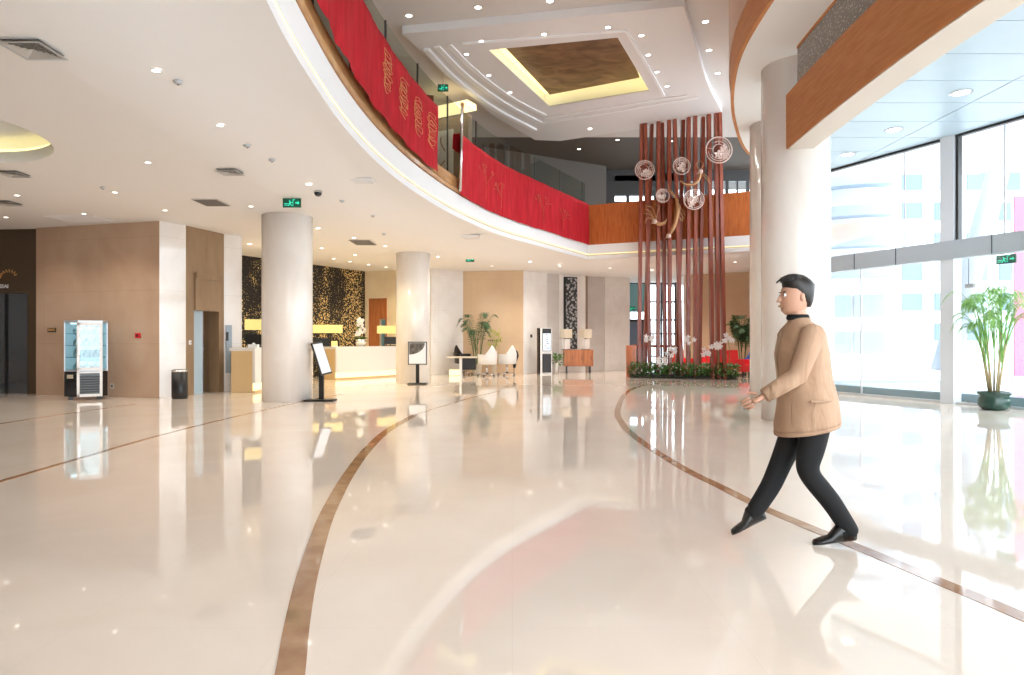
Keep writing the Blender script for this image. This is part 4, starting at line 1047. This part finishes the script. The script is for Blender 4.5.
for zz, wh in zn.items():
    for k, pos in enumerate(('left', 'centre', 'right')):
        xo = -.15 + k * .18; x = cx + xo * math.cos(.56); hh = rnd.uniform(.12, .19)
        s_ = thing('wrapped_parcel', 'pale wrapped parcel %s, %s' % (wh, pos), 'parcel', (x, cyy + xo * math.sin(.56), zz), rnd.uniform(-.3, .3), 'parcels in the glass cabinet')
        B().loft([(0, 0, 0, .07, .06, 0), (0, 0, hh * .5, .08, .065, 0), (0, 0, hh * .85, .06, .05, 0), (0, 0, hh, .02, .02, 0)], 12).build('wrapping', 'case_goods', s_, False)
        B().lathe([(.03, hh), (.012, hh + .02), (.03, hh + .035)], (0, 0, 0), 8).build('bow', 'ext_teal', s_, False)

# waste bin
x, y = X(178.5, 14.7), 14.75
s_ = thing('waste_bin', 'black cylindrical waste bin with a silver ashtray top beside the white pier', 'bin', (x, y, 0))
B().lathe([(.15, 0), (.165, .02), (.165, .60)], (x, y, 0), 28).build('body', 'black', s_); B().lathe([(.168, .60), (.168, .64), (.13, .655), (.12, .62)], (x, y, 0), 28).build('ashtray', 'chrome', s_)
# plaques and wall marks
def plate(name, label, cat, c, d, rz, m, extra=None):
    t = thing(name, label, cat, c, rz); B().box((0, 0, 0), d).build('plate', m, t, False)
    if extra: extra(t)
    return t
rw = math.atan2(14.9 - 15.85, -7.96 + 11.43)
def on_wall(px, p0, p1, o=.02):
    p0, p1 = Vector(p0), Vector(p1); k = (px - 512) / F; d = p1 - p0; t = (k * p0.y - p0.x) / (d.x - k * d.y); q = p0 + d * t; n = Vector((d.y, -d.x)).normalized(); q = q + n * o; return q, math.atan2(d.y, d.x)
WL = ((-11.43, 15.85), (-7.96, 14.9))
q, a = on_wall(52.5, *WL)
def letters(t):
    b = B()
    for k in range(3): b.box((-.07 + k * .07, -.012, .005), (.05, .006, .05))
    b.build('lettering', 'gold_thread', t, False)
plate('wall_plaque', 'small dark plaque with three gold characters left of the glass cabinet', 'plaque', (q.x, q.y, Z(330, q.y)), (.24, .015, .10), a, 'brown_wall', letters)
q, a = on_wall(138.5, *WL)
plate('fire_alarm', 'small red fire alarm button on the beige marble wall', 'alarm', (q.x, q.y, Z(335.5, q.y)), (.13, .03, .11), a, 'mat_red', lambda t: B().box((0, -.02, 0), (.05, .01, .05)).build('button', 'black', t, False))
q, a = on_wall(113, *WL)
plate('wall_socket', 'small pale socket low on the beige marble wall right of the glass cabinet', 'socket', (q.x, q.y, Z(386, q.y)), (.1, .02, .12), a, 'cream', lambda t: B().box((0, -.012, 0), (.04, .006, .05)).build('inset', 'dark_grey', t, False))
q, a = on_wall(228.5, (-7.31, 16.75), (-6.98, 17.05))
plate('information_board', 'narrow tall grey board with a dark phone on the white pier right of the lift', 'sign', (q.x, q.y, (Z(325, q.y) + Z(373, q.y)) / 2), (.15, .03, 1.22), a, 'ext_grey', lambda t: B().box((-.05, -.03, .32), (.05, .05, .22)).build('phone', 'black', t, False))
q, a = on_wall(455, (-3.05, 24.9), (-1.92, 25.9))
plate('wall_socket', 'beige socket plate on the pale wall left of the small desk', 'socket', (q.x, q.y, Z(355, q.y)), (.2, .02, .2), a, 'taupe_light', lambda t: B().box((0, -.012, 0), (.08, .006, .1)).build('inset', 'taupe_wall', t, False))
q, a = on_wall(531, (.44, 25.5), (1.42, 26.6))
plate('wall_switch', 'tiny dark switch on the white marble pier left of the kiosk', 'switch', (q.x, q.y, Z(336, q.y)), (.1, .02, .12), a, 'dark_grey', lambda t: B().box((0, -.012, 0), (.04, .006, .06)).build('rocker', 'black', t, False))
q, a = on_wall(494.5, (-1.92, 25.9), (.44, 25.5))
def row(t):
    b = B()
    for k in range(7): b.box((-.24 + k * .08, -.012, 0), (.045, .01, .06))
    b.build('lettering', 'brown_wall', t, False)
t = thing('wall_lettering', 'short row of small dark letters on the beige wall above the white chairs', 'sign', (q.x, q.y, Z(340.5, q.y)), a); row(t)
# shop lettering and leaf emblem
q, a = on_wall(6, (-13.6, 16.15), (-11.74, 16.0))
t = thing('shop_sign', 'pale raised letters and gold emblem above the dark shop opening', 'sign', (q.x, q.y, 0), a)
def text(s, size, loc, m, parent, name='lettering', ext=.008):
    cu = bpy.data.curves.new(name, 'FONT'); cu.body = s; cu.size = size; cu.extrude = ext; cu.align_x = 'CENTER'; cu.materials.append(M[m])
    tmp = bpy.data.objects.new('tmp', cu); C.objects.link(tmp); bpy.context.view_layer.update()
    me = bpy.data.meshes.new_from_object(tmp.evaluated_get(bpy.context.evaluated_depsgraph_get())); bpy.data.objects.remove(tmp)
    me.transform(Matrix.Translation(loc) @ Matrix.Rotation(PI / 2, 4, 'X')); o = bpy.data.objects.new(name, me); C.objects.link(o); o.parent = parent
    if not me.materials: me.materials.append(M[m])
    return o
text('SSAI', .13, (-.02, -.02, 2.57), 'paper', t)
b = B()
for k in range(9):
    a_ = .25 + k * .33; c = Vector((.08 + .16 * math.cos(a_), -.02, 2.85 + .09 * math.sin(a_))); u = Vector((math.cos(a_ * 1.4), 0, math.sin(a_ * 1.4))); v = Vector((-u.z, 0, u.x))
    b.add([c, c + u * .05 + v * .02, c + u * .11, c + u * .05 - v * .02], [(0, 1, 2, 3)])
b.build('emblem', 'gold_thread', t)
for o in [x for x in bpy.data.objects if x.parent == t and x.name.startswith('emblem')]:
    o.matrix_parent_inverse = Matrix.Identity(4); o.data.transform(t.matrix_basis)   # coordinates were local

# ------------------------------------------------------------------ salon corner
x, y = X(465, 24.2), 24.1
t = thing('small_desk', 'small desk with a white side and glowing panel beside the white chairs', 'desk', (x, y, 0))
zt = Z(356.6, 24)
B().box((X(462, 24), 24.1, zt - .025), (X(477, 24) - X(447, 24), .6, .05)).build('top', 'cream', t)
B().box((X(461, 24), 24.05, zt / 2 - .03), (.09, .5, zt - .06)).build('side_panel', 'stone_white', t)
B().box((X(455, 24), 24.2, .12), (.42, .3, .2)).build('glow_panel', 'desk_glow', t)
B().box((X(469, 24), 24.15, zt * .62), (.48, .4, .42)).build('drawer_unit', 'black', t)
def office_chair(x, y, rz, seat_m, back_m, label, white=True):
    t = thing('swivel_chair', label, 'chair', (x, y, 0), rz); t.scale = (1.12, 1.12, 1.04)
    B().loft([(0, 0, .40, .24, .24, 0), (0, 0, .43, .28, .28, 0), (0, 0, .50, .28, .28, 0), (0, 0, .53, .24, .24, 0)], 20).build('seat', seat_m, t, False)
    b = B(); rows = []; 
    nA = 15; zs = [.42, .6, .75, .9, 1.02, 1.07]
    for z_i, z in enumerate(zs):
        for k in range(nA):
            f = k / (nA - 1) * 2 - 1; a = f * 1.75
            lim = .78 if abs(f) > .45 else 1.07; zz = min(z, .76 + .31 * max(0, 1 - abs(f) / .42)) if z > .76 else z
            r = .31 + .05 * (zz - .4); rows.append((r * math.cos(a) * 1.0, r * math.sin(a), zz))
    m_ = len(rows); inner = [(p[0] * .82, p[1] * .82, p[2]) for p in rows]
    fs = []
    for i in range(len(zs) - 1):
        for k in range(nA - 1): a_ = i * nA + k; fs.append((a_, a_ + 1, a_ + nA + 1, a_ + nA)); fs.append((m_ + a_, m_ + a_ + nA, m_ + a_ + nA + 1, m_ + a_ + 1))
    for k in range(nA - 1): a_ = (len(zs) - 1) * nA + k; fs.append((a_, a_ + 1, m_ + a_ + 1, m_ + a_)); fs.append((k + 1, k, m_ + k, m_ + k + 1))
    for i in range(len(zs) - 1):
        a_ = i * nA; fs.append((a_, a_ + nA, m_ + a_ + nA, m_ + a_)); a_ = i * nA + nA - 1; fs.append((a_ + nA, a_, m_ + a_, m_ + a_ + nA))
    b.add(rows + inner, fs, True); b.build('backrest', back_m, t, False)
    B().tube([(0, 0, .08), (0, 0, .41)], .03, 12).build('column_stem', 'chrome', t, False)
    for k in range(5):
        a = 2 * PI * k / 5 + .3; l = B(); l.tube([(0, 0, .10), (.28 * math.cos(a), .28 * math.sin(a), .06)], [.025, .015], 8); lg = l.build('leg', 'chrome', t, False)
        B().sphere((.29 * math.cos(a), .29 * math.sin(a), .03), .03, 10, 8).build('caster', 'dark_grey', lg, False)
office_chair(X(487, 24.1), 23.9, -.95, 'cream', 'white_leather', 'white leather swivel chair with a winged back, nearer the small desk')
office_chair(X(507, 24.6), 24.4, -.95, 'cream', 'white_leather', 'white leather swivel chair on the right, with a black bag hanging behind it')
office_chair(X(464, 25.0), 24.95, 2.6, 'black', 'black', 'black swivel chair tucked behind the small desk', False)
x, y = X(516, 24.4), 24.45
s_ = thing('black_coat', 'black coat hanging behind the right white swivel chair', 'coat', (x, y, 0))
b = B(); b.loft([(x - .06, y, .28, .05, .05, 0), (x - .05, y, .5, .07, .06, 0), (x + .0, y, .72, .11, .07, 0), (x + .0, y, .88, .07, .06, 0), (x - .04, y, .95, .03, .03, 0)], 12); b.build('cloth', 'black', s_)
b = B(); b.tube([(x - .08, y - .03, 0.0), (x - .07, y - .02, .45), (x - .03, y, .95)], .012, 6); b.build('stand', 'dark_grey', s_)

# kiosk
x, y = X(546, 25.3), 25.3; zt = Z(328, 25.2)
t = thing('display_kiosk', 'upright white framed kiosk with a bright screen above a black panel', 'kiosk', (x, y, 0))
B().box((x - .03, y + .12, zt / 2), (.52, .22, zt)).build('body', 'stone_white', t)
B().box((x - .28, y + .13, zt / 2), (.12, .24, zt)).build('side', 'brown_wall', t)
B().box((x + .03, y - .0, zt - .12), (.34, .03, .2)).build('header', 'black', t); B().box((x + .03, y - .0, .42), (.34, .03, .72)).build('lower_panel', 'black', t)
sc_ = B().box((x + .03, y - .0, Z(342, 25.3)), (.34, .03, .70)).build('bezel', 'black', t)
B().box((x + .03, y - .018, Z(342, 25.3)), (.30, .006, .66)).build('screen', 'screen', sc_)
b = B(); rnd = random.Random(2)
for k in range(7): b.box((x + .03 + rnd.uniform(-.06, .06), y - .023, 1.0 + k * .085), (rnd.uniform(.05, .12), .004, .03))
b.build('screen_picture', 'ext_glass', sc_)
# console, lamps, art
Y0 = 26.3; x0, x1 = X(563.5, Y0), X(592.7, Y0); zt, zb = Z(349.7, Y0), Z(366, Y0)
t = thing('console_cabinet', 'long low wooden console cabinet with vertical grain under the tall dark artwork', 'cabinet', ((x0 + x1) / 2, Y0, 0))
B().box(((x0 + x1) / 2, Y0, (zt + zb) / 2), (x1 - x0, .42, zt - zb)).build('body', 'wood_cabinet', t)
for k in range(3):
    xa = x0 + .03 + k * (x1 - x0 - .06) / 3; wd = (x1 - x0 - .06) / 3
    d_o = B().box((xa + wd / 2, Y0 - .22, (zt + zb) / 2), (wd - .015, .02, zt - zb - .05)).build('door', 'wood_cabinet', t)
    B().box((xa + wd - .06, Y0 - .24, (zt + zb) / 2), (.015, .02, .16)).build('handle', 'dark_grey', d_o)
for sx in (x0 + .12, x1 - .12):
    for sy in (-.15, .15): B().box((sx, Y0 + sy, zb / 2), (.05, .05, zb)).build('leg', 'black', t)
def box_lamp(px, label):
    x = X(px, Y0); t = thing('table_lamp', label, 'lamp', (x, Y0, zt), .6, 'table lamps on the console')
    B().box((0, 0, .78 - .14), (.40, .30, .36)).build('lamp_shade', 'cream', t, False)
    B().box((0, 0, .22), (.26, .2, .42)).build('body', 'stone_white', t, False); B().tube([(0, 0, .42), (0, 0, .5)], .04, 8).build('neck', 'dark_grey', t, False); B().box((0, 0, .01), (.28, .22, .02)).build('base', 'dark_grey', t, False)
box_lamp(566, 'table lamp with a square cream shade on the left end of the wooden console'); box_lamp(585.5, 'table lamp with a square cream shade on the right end of the wooden console')
q, a = on_wall(570, (1.93, 26.95), (3.05, 27.4), .04)
t = thing('wall_art', 'tall narrow dark artwork with a silvery relief above the wooden console', 'artwork', (q.x, q.y, 2.3), a)
B().box((0, 0, .12), (.60, .05, 2.95)).build('frame', 'black', t, False); B().box((.03, -.03, .12), (.5, .02, 2.85)).build('relief', 'mural', t, False)

# ------------------------------------------------------------------ people
def skinned(name, pts, edges, rad, mt, parent, sub=2, root=0):
    me = bpy.data.meshes.new(name); me.from_pydata(pts, edges, []); me.update(); me.materials.append(M[mt])
    o = bpy.data.objects.new(name, me); C.objects.link(o); o.parent = parent
    sk = o.modifiers.new('skin', 'SKIN'); sk.use_smooth_shade = True
    for i, v in enumerate(me.skin_vertices[0].data):
        r = rad[i]; v.radius = (r, r) if not isinstance(r, tuple) else r; v.use_root = (i == root)
    sb = o.modifiers.new('sub', 'SUBSURF'); sb.levels = sub; sb.render_levels = sub
    return o
PX, PYp = 1.93, 4.3
t = thing('person', 'person in a tan jacket, black trousers and black shoes striding left across the marble floor', 'person', (PX, PYp, 0))
# skeleton, local frame: x to the right of the picture, -y towards the viewer; walking towards -x
pel = (0.03, 0, .90); wst = (0.0, 0, 1.05); chs = (-.045, 0, 1.27); nkb = (-.055, 0, 1.41); nk = (-.07, 0, 1.47); hd = (-.085, 0, 1.57)
J = dict(hl=(.03, -.09, .86), kl=(-.06, -.10, .475), al=(.215, -.10, .10), fl=(.06, -.10, .045),
         hr=(.02, .09, .86), kr=(-.13, .09, .52), ar=(-.32, .09, .17), fr=(-.41, .09, .10),
         sl=(-.05, -.19, 1.36), el=(-.17, -.24, 1.09), wl=(-.37, -.22, .965),
         sr=(-.05, .19, 1.36), er=(.04, .25, 1.10), wr=(.10, .24, .87))
V = [pel, wst, chs, nkb, nk]; Rr = [.12, .11, .13, .06, .055]; E = [(0, 1), (1, 2), (2, 3), (3, 4)]
def addj(p, r, par): V.append(p); Rr.append(r); E.append((par, len(V) - 1)); return len(V) - 1
for s in 'lr':
    h = addj(J['h' + s], .09, 0); k = addj(J['k' + s], .06, h); a = addj(J['a' + s], .03, k); addj(tuple(Vector(J['a' + s]) * .55 + Vector(J['f' + s]) * .45 + Vector((0, 0, -.02))), .012, a)
    sh = addj(J['s' + s], .06, 2); e = addj(J['e' + s], .04, sh); wv = addj(J['w' + s], .026, e)
hdv = addj((-.085, 0, 1.53), .07, 4)
body = skinned('body', V, E, Rr, 'skin', t)
# head with a face
b = B()
b.loft([(-.105, 0, 1.475, .045, .04, 0), (-.10, 0, 1.50, .075, .06, 0), (-.09, 0, 1.54, .088, .07, 0), (-.085, 0, 1.59, .095, .076, 0), (-.08, 0, 1.64, .092, .074, 0), (-.075, 0, 1.68, .07, .058, 0), (-.075, 0, 1.70, .03, .025, 0)], 28)
b.loft([(-.19, 0, 1.555, .02, .017, 0), (-.185, 0, 1.575, .016, .014, 0), (-.18, 0, 1.60, .008, .008, 0)], 10)
for s in (-1, 1): b.sphere((-.07, s * .077, 1.585), .028, 10, 8, (.55, .3, 1))
hh = b.build('head', 'skin', t, False)
b = B()
for s in (-1, 1): b.sphere((-.163, s * .032, 1.60), .012, 10, 8)
b.build('eye', 'paper', hh, False); b = B()
for s in (-1, 1): b.sphere((-.172, s * .033, 1.60), .006, 8, 6); b.tube([(-.172, s * .015, 1.62), (-.168, s * .05, 1.622)], .004, 5)
b.build('pupil', 'hair', hh, False)
B().tube([(-.182, -.022, 1.528), (-.189, 0, 1.53), (-.182, .022, 1.528)], .006, 6).build('mouth', 'ribbon', hh, False)
b = B(); b.loft([(-.018, 0, 1.525, .028, .045, 0), (-.025, 0, 1.56, .050, .066, 0), (-.035, 0, 1.605, .068, .080, .35), (-.062, 0, 1.655, .100, .083, .18), (-.080, 0, 1.695, .092, .072, .06), (-.085, 0, 1.722, .06, .05, -.05), (-.085, 0, 1.732, .02, .02, 0)], 28)
_r = random.Random(4)
for _k in range(150):
    _a = _r.random() * 6.28; _e = _r.uniform(.5, 1.5); _q = Vector((-.075 + .098 * math.cos(_a) * math.cos(_e), .082 * math.sin(_a) * math.cos(_e), 1.655 + .078 * math.sin(_e)))
    b.tube([_q, _q + Vector((-.028, _r.uniform(-.012, .012), .004)), _q + Vector((-.045, _r.uniform(-.02, .02), -.012))], [.006, .005, .002], 5)
b.build('hair', 'hair', t, False)
# jacket: torso and sleeves
b = B(); b.loft([(-.01, 0, .735, .195, .215, .22), (-.01, 0, .78, .20, .218, .14), (-.005, 0, .90, .185, .205, .06), (-.025, 0, 1.06, .165, .19, 0), (-.045, 0, 1.22, .16, .205, 0), (-.045, 0, 1.33, .135, .205, 0), (-.05, 0, 1.39, .105, .165, 0), (-.058, 0, 1.43, .07, .09, 0), (-.065, 0, 1.46, .062, .066, 0)], 32)
for s in 'lr':
    S, Ee, Ww = Vector(J['s' + s]), Vector(J['e' + s]), Vector(J['w' + s])
    b.tube([S + (S - Ee) * .12, S, S + (Ee - S) * .5, Ee, Ee + (Ww - Ee) * .5, Ww], [.045, .075, .066, .058, .052, .046], 18)
jk = b.build('jacket', 'coat_tan', t, False)
B().box((-.02, -.218, .93), (.13, .012, .012), 0, .06).build('pocket_flap', 'coat_tan', jk, False)
B().loft([(-.01, 0, .728, .197, .217, .22), (-.01, 0, .752, .202, .221, .2)], 32).build('hem', 'coat_tan', jk, False)
b = B(); b.lathe([(.066, 1.44), (.072, 1.455), (.064, 1.475), (.058, 1.47)], (-.068, 0, 0), 24, True, False); b.build('collar', 'trousers', t, False)
B().tube([(-.18, 0, 1.36), (-.21, 0, 1.2), (-.175, 0, 1.0), (-.165, 0, .78)], .006, 6).build('zipper', 'taupe_wall', t, False)
# trousers
Vt = [pel, (.03, 0, .98)]; Rt = [(.15, .12), (.14, .12)]; Et = [(0, 1)]
for s in 'lr':
    H, Kk, A2 = Vector(J['h' + s]), Vector(J['k' + s]), Vector(J['a' + s]); i0 = len(Vt)
    Vt += [tuple(H), tuple((H + Kk) / 2), tuple(Kk), tuple((Kk + A2) / 2 + Vector((.02, 0, 0))), tuple(A2 + (A2 - Kk) * .11)]; Rt += [.105, .095, .075, .068, .058]
    Et += [(0, i0), (i0, i0 + 1), (i0 + 1, i0 + 2), (i0 + 2, i0 + 3), (i0 + 3, i0 + 4)]
skinned('trousers', Vt, Et, Rt, 'trousers', t)
# shoes
def shoe(heel, toe, nm='shoe'):
    h_, t_ = Vector(heel), Vector(toe); d = (t_ - h_); L_ = d.length; ux = d.normalized(); side = Vector((0, 1, 0)); up_ = side.cross(ux) * -1
    if up_.z < 0: up_ = -up_
    prof = [(0, .034, .11), (.12, .042, .14), (.36, .042, .125), (.6, .042, .055), (.82, .044, .042), (.95, .032, .034), (1, .012, .02)]
    vs = []; n = 14
    for f_, wd, hg in prof:
        c = h_ + ux * L_ * f_
        for k in range(n):
            a = 2 * PI * k / n; vs.append(c + side * wd * math.cos(a) + up_ * (hg / 2 + hg / 2 * math.sin(a) * (1 if math.sin(a) > 0 else 1)))
    b = B(); fs = [(i * n + k, i * n + (k + 1) % n, (i + 1) * n + (k + 1) % n, (i + 1) * n + k) for i in range(len(prof) - 1) for k in range(n)] + [tuple(range(n))[::-1], tuple((len(prof) - 1) * n + k for k in range(n))]
    b.add(vs, fs, True); o = b.build(nm, 'shoe', t, False)
    return o
shoe((.255, -.10, .035), (-.015, -.10, .004)); shoe((-.240, .09, .120), (-.465, .09, .012))
for s in 'lr':
    a_, k_, f_ = Vector(J['a' + s]), Vector(J['k' + s]), Vector(J['f' + s])
    B().tube([a_ + (k_ - a_) * .22, a_, a_ + (f_ - a_) * .35], [.05, .052, .046], 14).build('sock', 'trousers', t, False)
# hands: palm and five separate fingers
def hand(wrist, direc, palm_n, m='skin', parent=None):
    w_, d, nrm = Vector(wrist), Vector(direc).normalized(), Vector(palm_n).normalized(); s = d.cross(nrm).normalized()
    V = [w_, w_ + d * .05, w_ + d * .085]; R = [.022, (.034, .018), (.036, .016)]; E = [(0, 1), (1, 2)]
    o = skinned('hand', [tuple(v) for v in V], E, R, m, parent, 2)
    for k, (o_, l) in enumerate(((-.030, .062), (-.010, .072), (.010, .068), (.028, .052))):
        b0 = w_ + d * .08 + s * o_; V2 = [b0, b0 + d * l * .45 + nrm * .008, b0 + d * l * .75 + nrm * .026, b0 + d * l * .9 + nrm * .045]
        f_ = skinned('finger', [tuple(v) for v in V2], [(0, 1), (1, 2), (2, 3)], [.0095, .009, .0085, .007], m, o, 1)
    b0 = w_ + d * .03 - s * .028; V2 = [b0, b0 + d * .025 - s * .022 + nrm * .01, b0 + d * .055 - s * .028 + nrm * .025]
    skinned('thumb', [tuple(v) for v in V2], [(0, 1), (1, 2)], [.012, .0105, .008], m, o, 1)
hand(J['wl'], (-.85, .05, -.45), (.2, .9, -.1), parent=t); hand(J['wr'], (.15, 0, -1), (-.3, -.9, 0), parent=t)

# seated person far behind, partly hidden by the column
sx, sy = 9.02, 24.4
t2 = thing('person', 'person in a blue jacket seated low beside the column near the far palm', 'person', (sx, sy, 0))
V = [(0, 0, .47), (-.02, 0, .62), (-.10, 0, .82), (-.16, 0, .92)]; Rr = [.14, .13, .13, .06]; E = [(0, 1), (1, 2), (2, 3)]
for s in (-1, 1):
    i = len(V); V += [(-.1, s * .1, .47), (-.42, s * .12, .46), (-.46, s * .12, .10), (-.58, s * .12, .05)]; Rr += [.09, .065, .045, .04]; E += [(0, i), (i, i + 1), (i + 1, i + 2), (i + 2, i + 3)]
    i = len(V); V += [(-.12, s * .2, .80), (-.25, s * .22, .6), (-.42, s * .12, .58)]; Rr += [.06, .045, .03]; E += [(2, i), (i, i + 1), (i + 1, i + 2)]
skinned('body', V, E, Rr, 'skin', t2)
B().loft([(-.21, 0, .90, .05, .05, 0), (-.21, 0, .95, .085, .07, 0), (-.2, 0, 1.02, .09, .075, 0), (-.19, 0, 1.07, .05, .05, 0)], 20).build('head', 'skin', t2, False)
B().loft([(-.16, 0, .95, .08, .08, 0), (-.17, 0, 1.02, .095, .085, .2), (-.18, 0, 1.08, .085, .07, .1), (-.19, 0, 1.11, .03, .03, 0)], 20).build('hair', 'hair', t2, False)
b = B(); b.loft([(.0, 0, .46, .17, .19, 0), (-.04, 0, .62, .165, .2, 0), (-.11, 0, .80, .15, .2, 0), (-.15, 0, .88, .08, .1, 0)], 24)
for s in (-1, 1): b.tube([(-.1, s * .17, .82), (-.25, s * .23, .6), (-.40, s * .13, .58)], [.07, .058, .045], 12)
b.build('jacket', 'blue_cloth', t2, False); b = B()
for s in (-1, 1): b.tube([(0, s * .09, .48), (-.42, s * .12, .47), (-.46, s * .12, .12)], [.11, .085, .06], 12)
b.build('trousers', 'trousers', t2, False)
for s in (-1, 1): B().loft([(-.5, s * .12, 0.0, .12, .045, 0), (-.5, s * .12, .05, .11, .042, 0), (-.47, s * .12, .1, .05, .04, 0)], 14).build('shoe', 'shoe', t2, False)
st = thing('stool', 'low dark stool under the seated person in blue', 'stool', (sx + .02, sy, 0)); B().lathe([(.2, .28), (.22, .30), (.22, .34), (.2, .35)], (sx + .02, sy, 0), 20).build('seat', 'black', st)
for k in range(4): a = k * PI / 2 + .6; B().tube([(sx + .02 + .15 * math.cos(a), sy + .15 * math.sin(a), .29), (sx + .02 + .18 * math.cos(a), sy + .18 * math.sin(a), 0)], .015, 8).build('leg', 'chrome', st)

# ------------------------------------------------------------------ outside
b = B(); b.box((70, 40, -.12), (118, 200, .2)); b.box((-5, 95, -.12), (34, 122, .2)); tag(struct(b.build('ground_outside', 'ext_ground')))
p = catmull([Vector(v) for v in [(8.1, 17.2), (8.75, 15.4), (9.75, 13.3), (10.4, 11.5), (10.9, 9)]], 4)
b = B(); b.sweep(p, [(-.25, 0), (-.25, .20), (.25, .20), (.25, 0)], close=True); tag(b.build('stone_ledge', 'ext_teal'), 'low blue grey ledge along the outside of the glass wall', 'ledge')
# curved banded building beyond the left panes
t = thing('banded_building', 'white curved building with horizontal sun bands seen through the left panes of the glass wall', 'building', (17, 34, 0))
def arcp(cx_, cy_, r, a0, a1, n=14): return [Vector((cx_ + r * math.cos(a0 + (a1 - a0) * k / n), cy_ + r * math.sin(a0 + (a1 - a0) * k / n))) for k in range(n + 1)]
ap = [Vector((15.5, 34)), Vector((16.6, 33.2)), Vector((17.6, 32.8)), Vector((18.6, 32.9))]
ap = catmull(ap, 4)
B().sweep(ap, [(0, -.02), (0, 14), (-3, 14), (-3, -.02)], close=True).build('wall', 'ext_white', t)
for z in (4.4, 5.9, 7.4, 8.9, 10.4): B().sweep(ap, [(.9, z), (.9, z + .5), (0, z + .5), (0, z)], close=True).build('sun_band', 'ext_grey', t)
for z in (.6, 2.4):
    for k in (1, 4, 7, 10): q = ap[k]; B().box((q.x, q.y - .12, z + .6), (.7, .1, 1.1), -.3).build('window', 'ext_grey', t)
# grid building
t = thing('office_building', 'pale office building with a grid of bluish windows beyond the glass wall', 'building', (42, 62, 0))
B().box((46, 60, 13), (26, 6, 26)).build('wall', 'ext_white', t)
for i in range(9):
    for j in range(9):
        B().box((34.5 + i * 2.8, 56.9, 2 + j * 2.6), (1.7, .2, 1.5)).build('window', 'ext_glass' if (i + j) % 3 else 'ext_grey', t)
# leaning white strut and canopy outside
t = thing('leaning_strut', 'thick white leaning strut standing outside beyond the mullion', 'strut', (17.5, 24.5, 0))
B().tube([(16.0, 24.5, 0), (17.2, 24.7, 4), (19.2, 25, 10.5)], [.45, .4, .35], 14).build('strut', 'ext_grey', t)
B().box((16.0, 24.5, .1), (1.4, 1.4, .2)).build('base', 'ext_white', t)
t = thing('outdoor_canopy', 'white canopy ribs over the forecourt seen through the upper panes', 'canopy', (18, 24, 0))
for k in range(5): B().box((20, 24 + k * 1.3, 9.6 + .25 * k), (16, .35, .35), .08).build('rib', 'ext_grey' if k % 2 else 'ext_white', t)
B().box((27, 26, 4.8), (.6, .6, 9.7)).build('post', 'ext_white', t)
t = thing('outdoor_banner', 'tall pink red banner hanging outside at the right edge of the view', 'banner', (X(1022, 22), 22, 0))
x = X(1020, 22) + .35; B().box((x, 22, 3.1), (1.1, .05, 6.0)).build('cloth', 'ext_red', t); B().tube([(x - .6, 22, 0), (x - .6, 22, 6.3)], .04, 8).build('pole', 'alu', t)
t = thing('white_mound', 'low white curved stand-in for a car-like outline outside beyond the left panes', 'planter', (11.0, 20.5, 0))  # made-up mound in place of an unclear pale car-like outline
up_ = [(9.6 + 3.4 * k / 16, .10 + .42 * math.sin(PI * (k / 16) ** .75)) for k in range(17)]
vs = [(a, yy, z) for yy in (20.2, 20.9) for a, z in up_] + [(a, yy, 0) for yy in (20.2, 20.9) for a, z in up_]
b = B(); fs = [(k, k + 1, 17 + k + 1, 17 + k) for k in range(16)] + [(34 + k, 34 + k + 1, k + 1, k) for k in range(16)] + [(17 + k, 17 + k + 1, 51 + k + 1, 51 + k) for k in range(16)]
b.add(vs, fs, True); b.build('mound', 'ext_white', t); B().box((11.3, 20.55, .04), (3.6, .9, .08)).build('base', 'ext_grey', t)

# ------------------------------------------------------------------ beams of the downlights, seen and added ones
def spot(loc, power, col=(1, .92, .82), size=1.9, blend=.9, rad=.06):
    l = bpy.data.lights.new('spot', 'SPOT'); l.energy = power; l.color = col; l.spot_size = size; l.spot_blend = blend; l.shadow_soft_size = rad
    o = bpy.data.objects.new('downlight_beam', l); C.objects.link(o); o.location = loc
for p, g_ in SPOTS:
    z = p.z - .03
    if 'left hall' in g_:
        if (Vector((p.x, p.y)) - Vector((-4.9, 14.4))).length > 2: spot((p.x, p.y, z), 65, size=2.2)
    elif 'reception' in g_: spot((p.x, p.y, z), 100, (1, .82, .50), 2.2)
    elif 'edge' in g_ or 'lobby' in g_: spot((p.x, p.y, z), 130, size=2.3)
    elif 'right of the tray' in g_: spot((p.x, p.y, z), 12, size=.6)
    elif 'tray' in g_ or 'brown' in g_ or 'gallery' in g_: spot((p.x, p.y, z), 60)
    elif 'entrance' in g_: spot((p.x, p.y, z), 50, (.9, .95, 1))
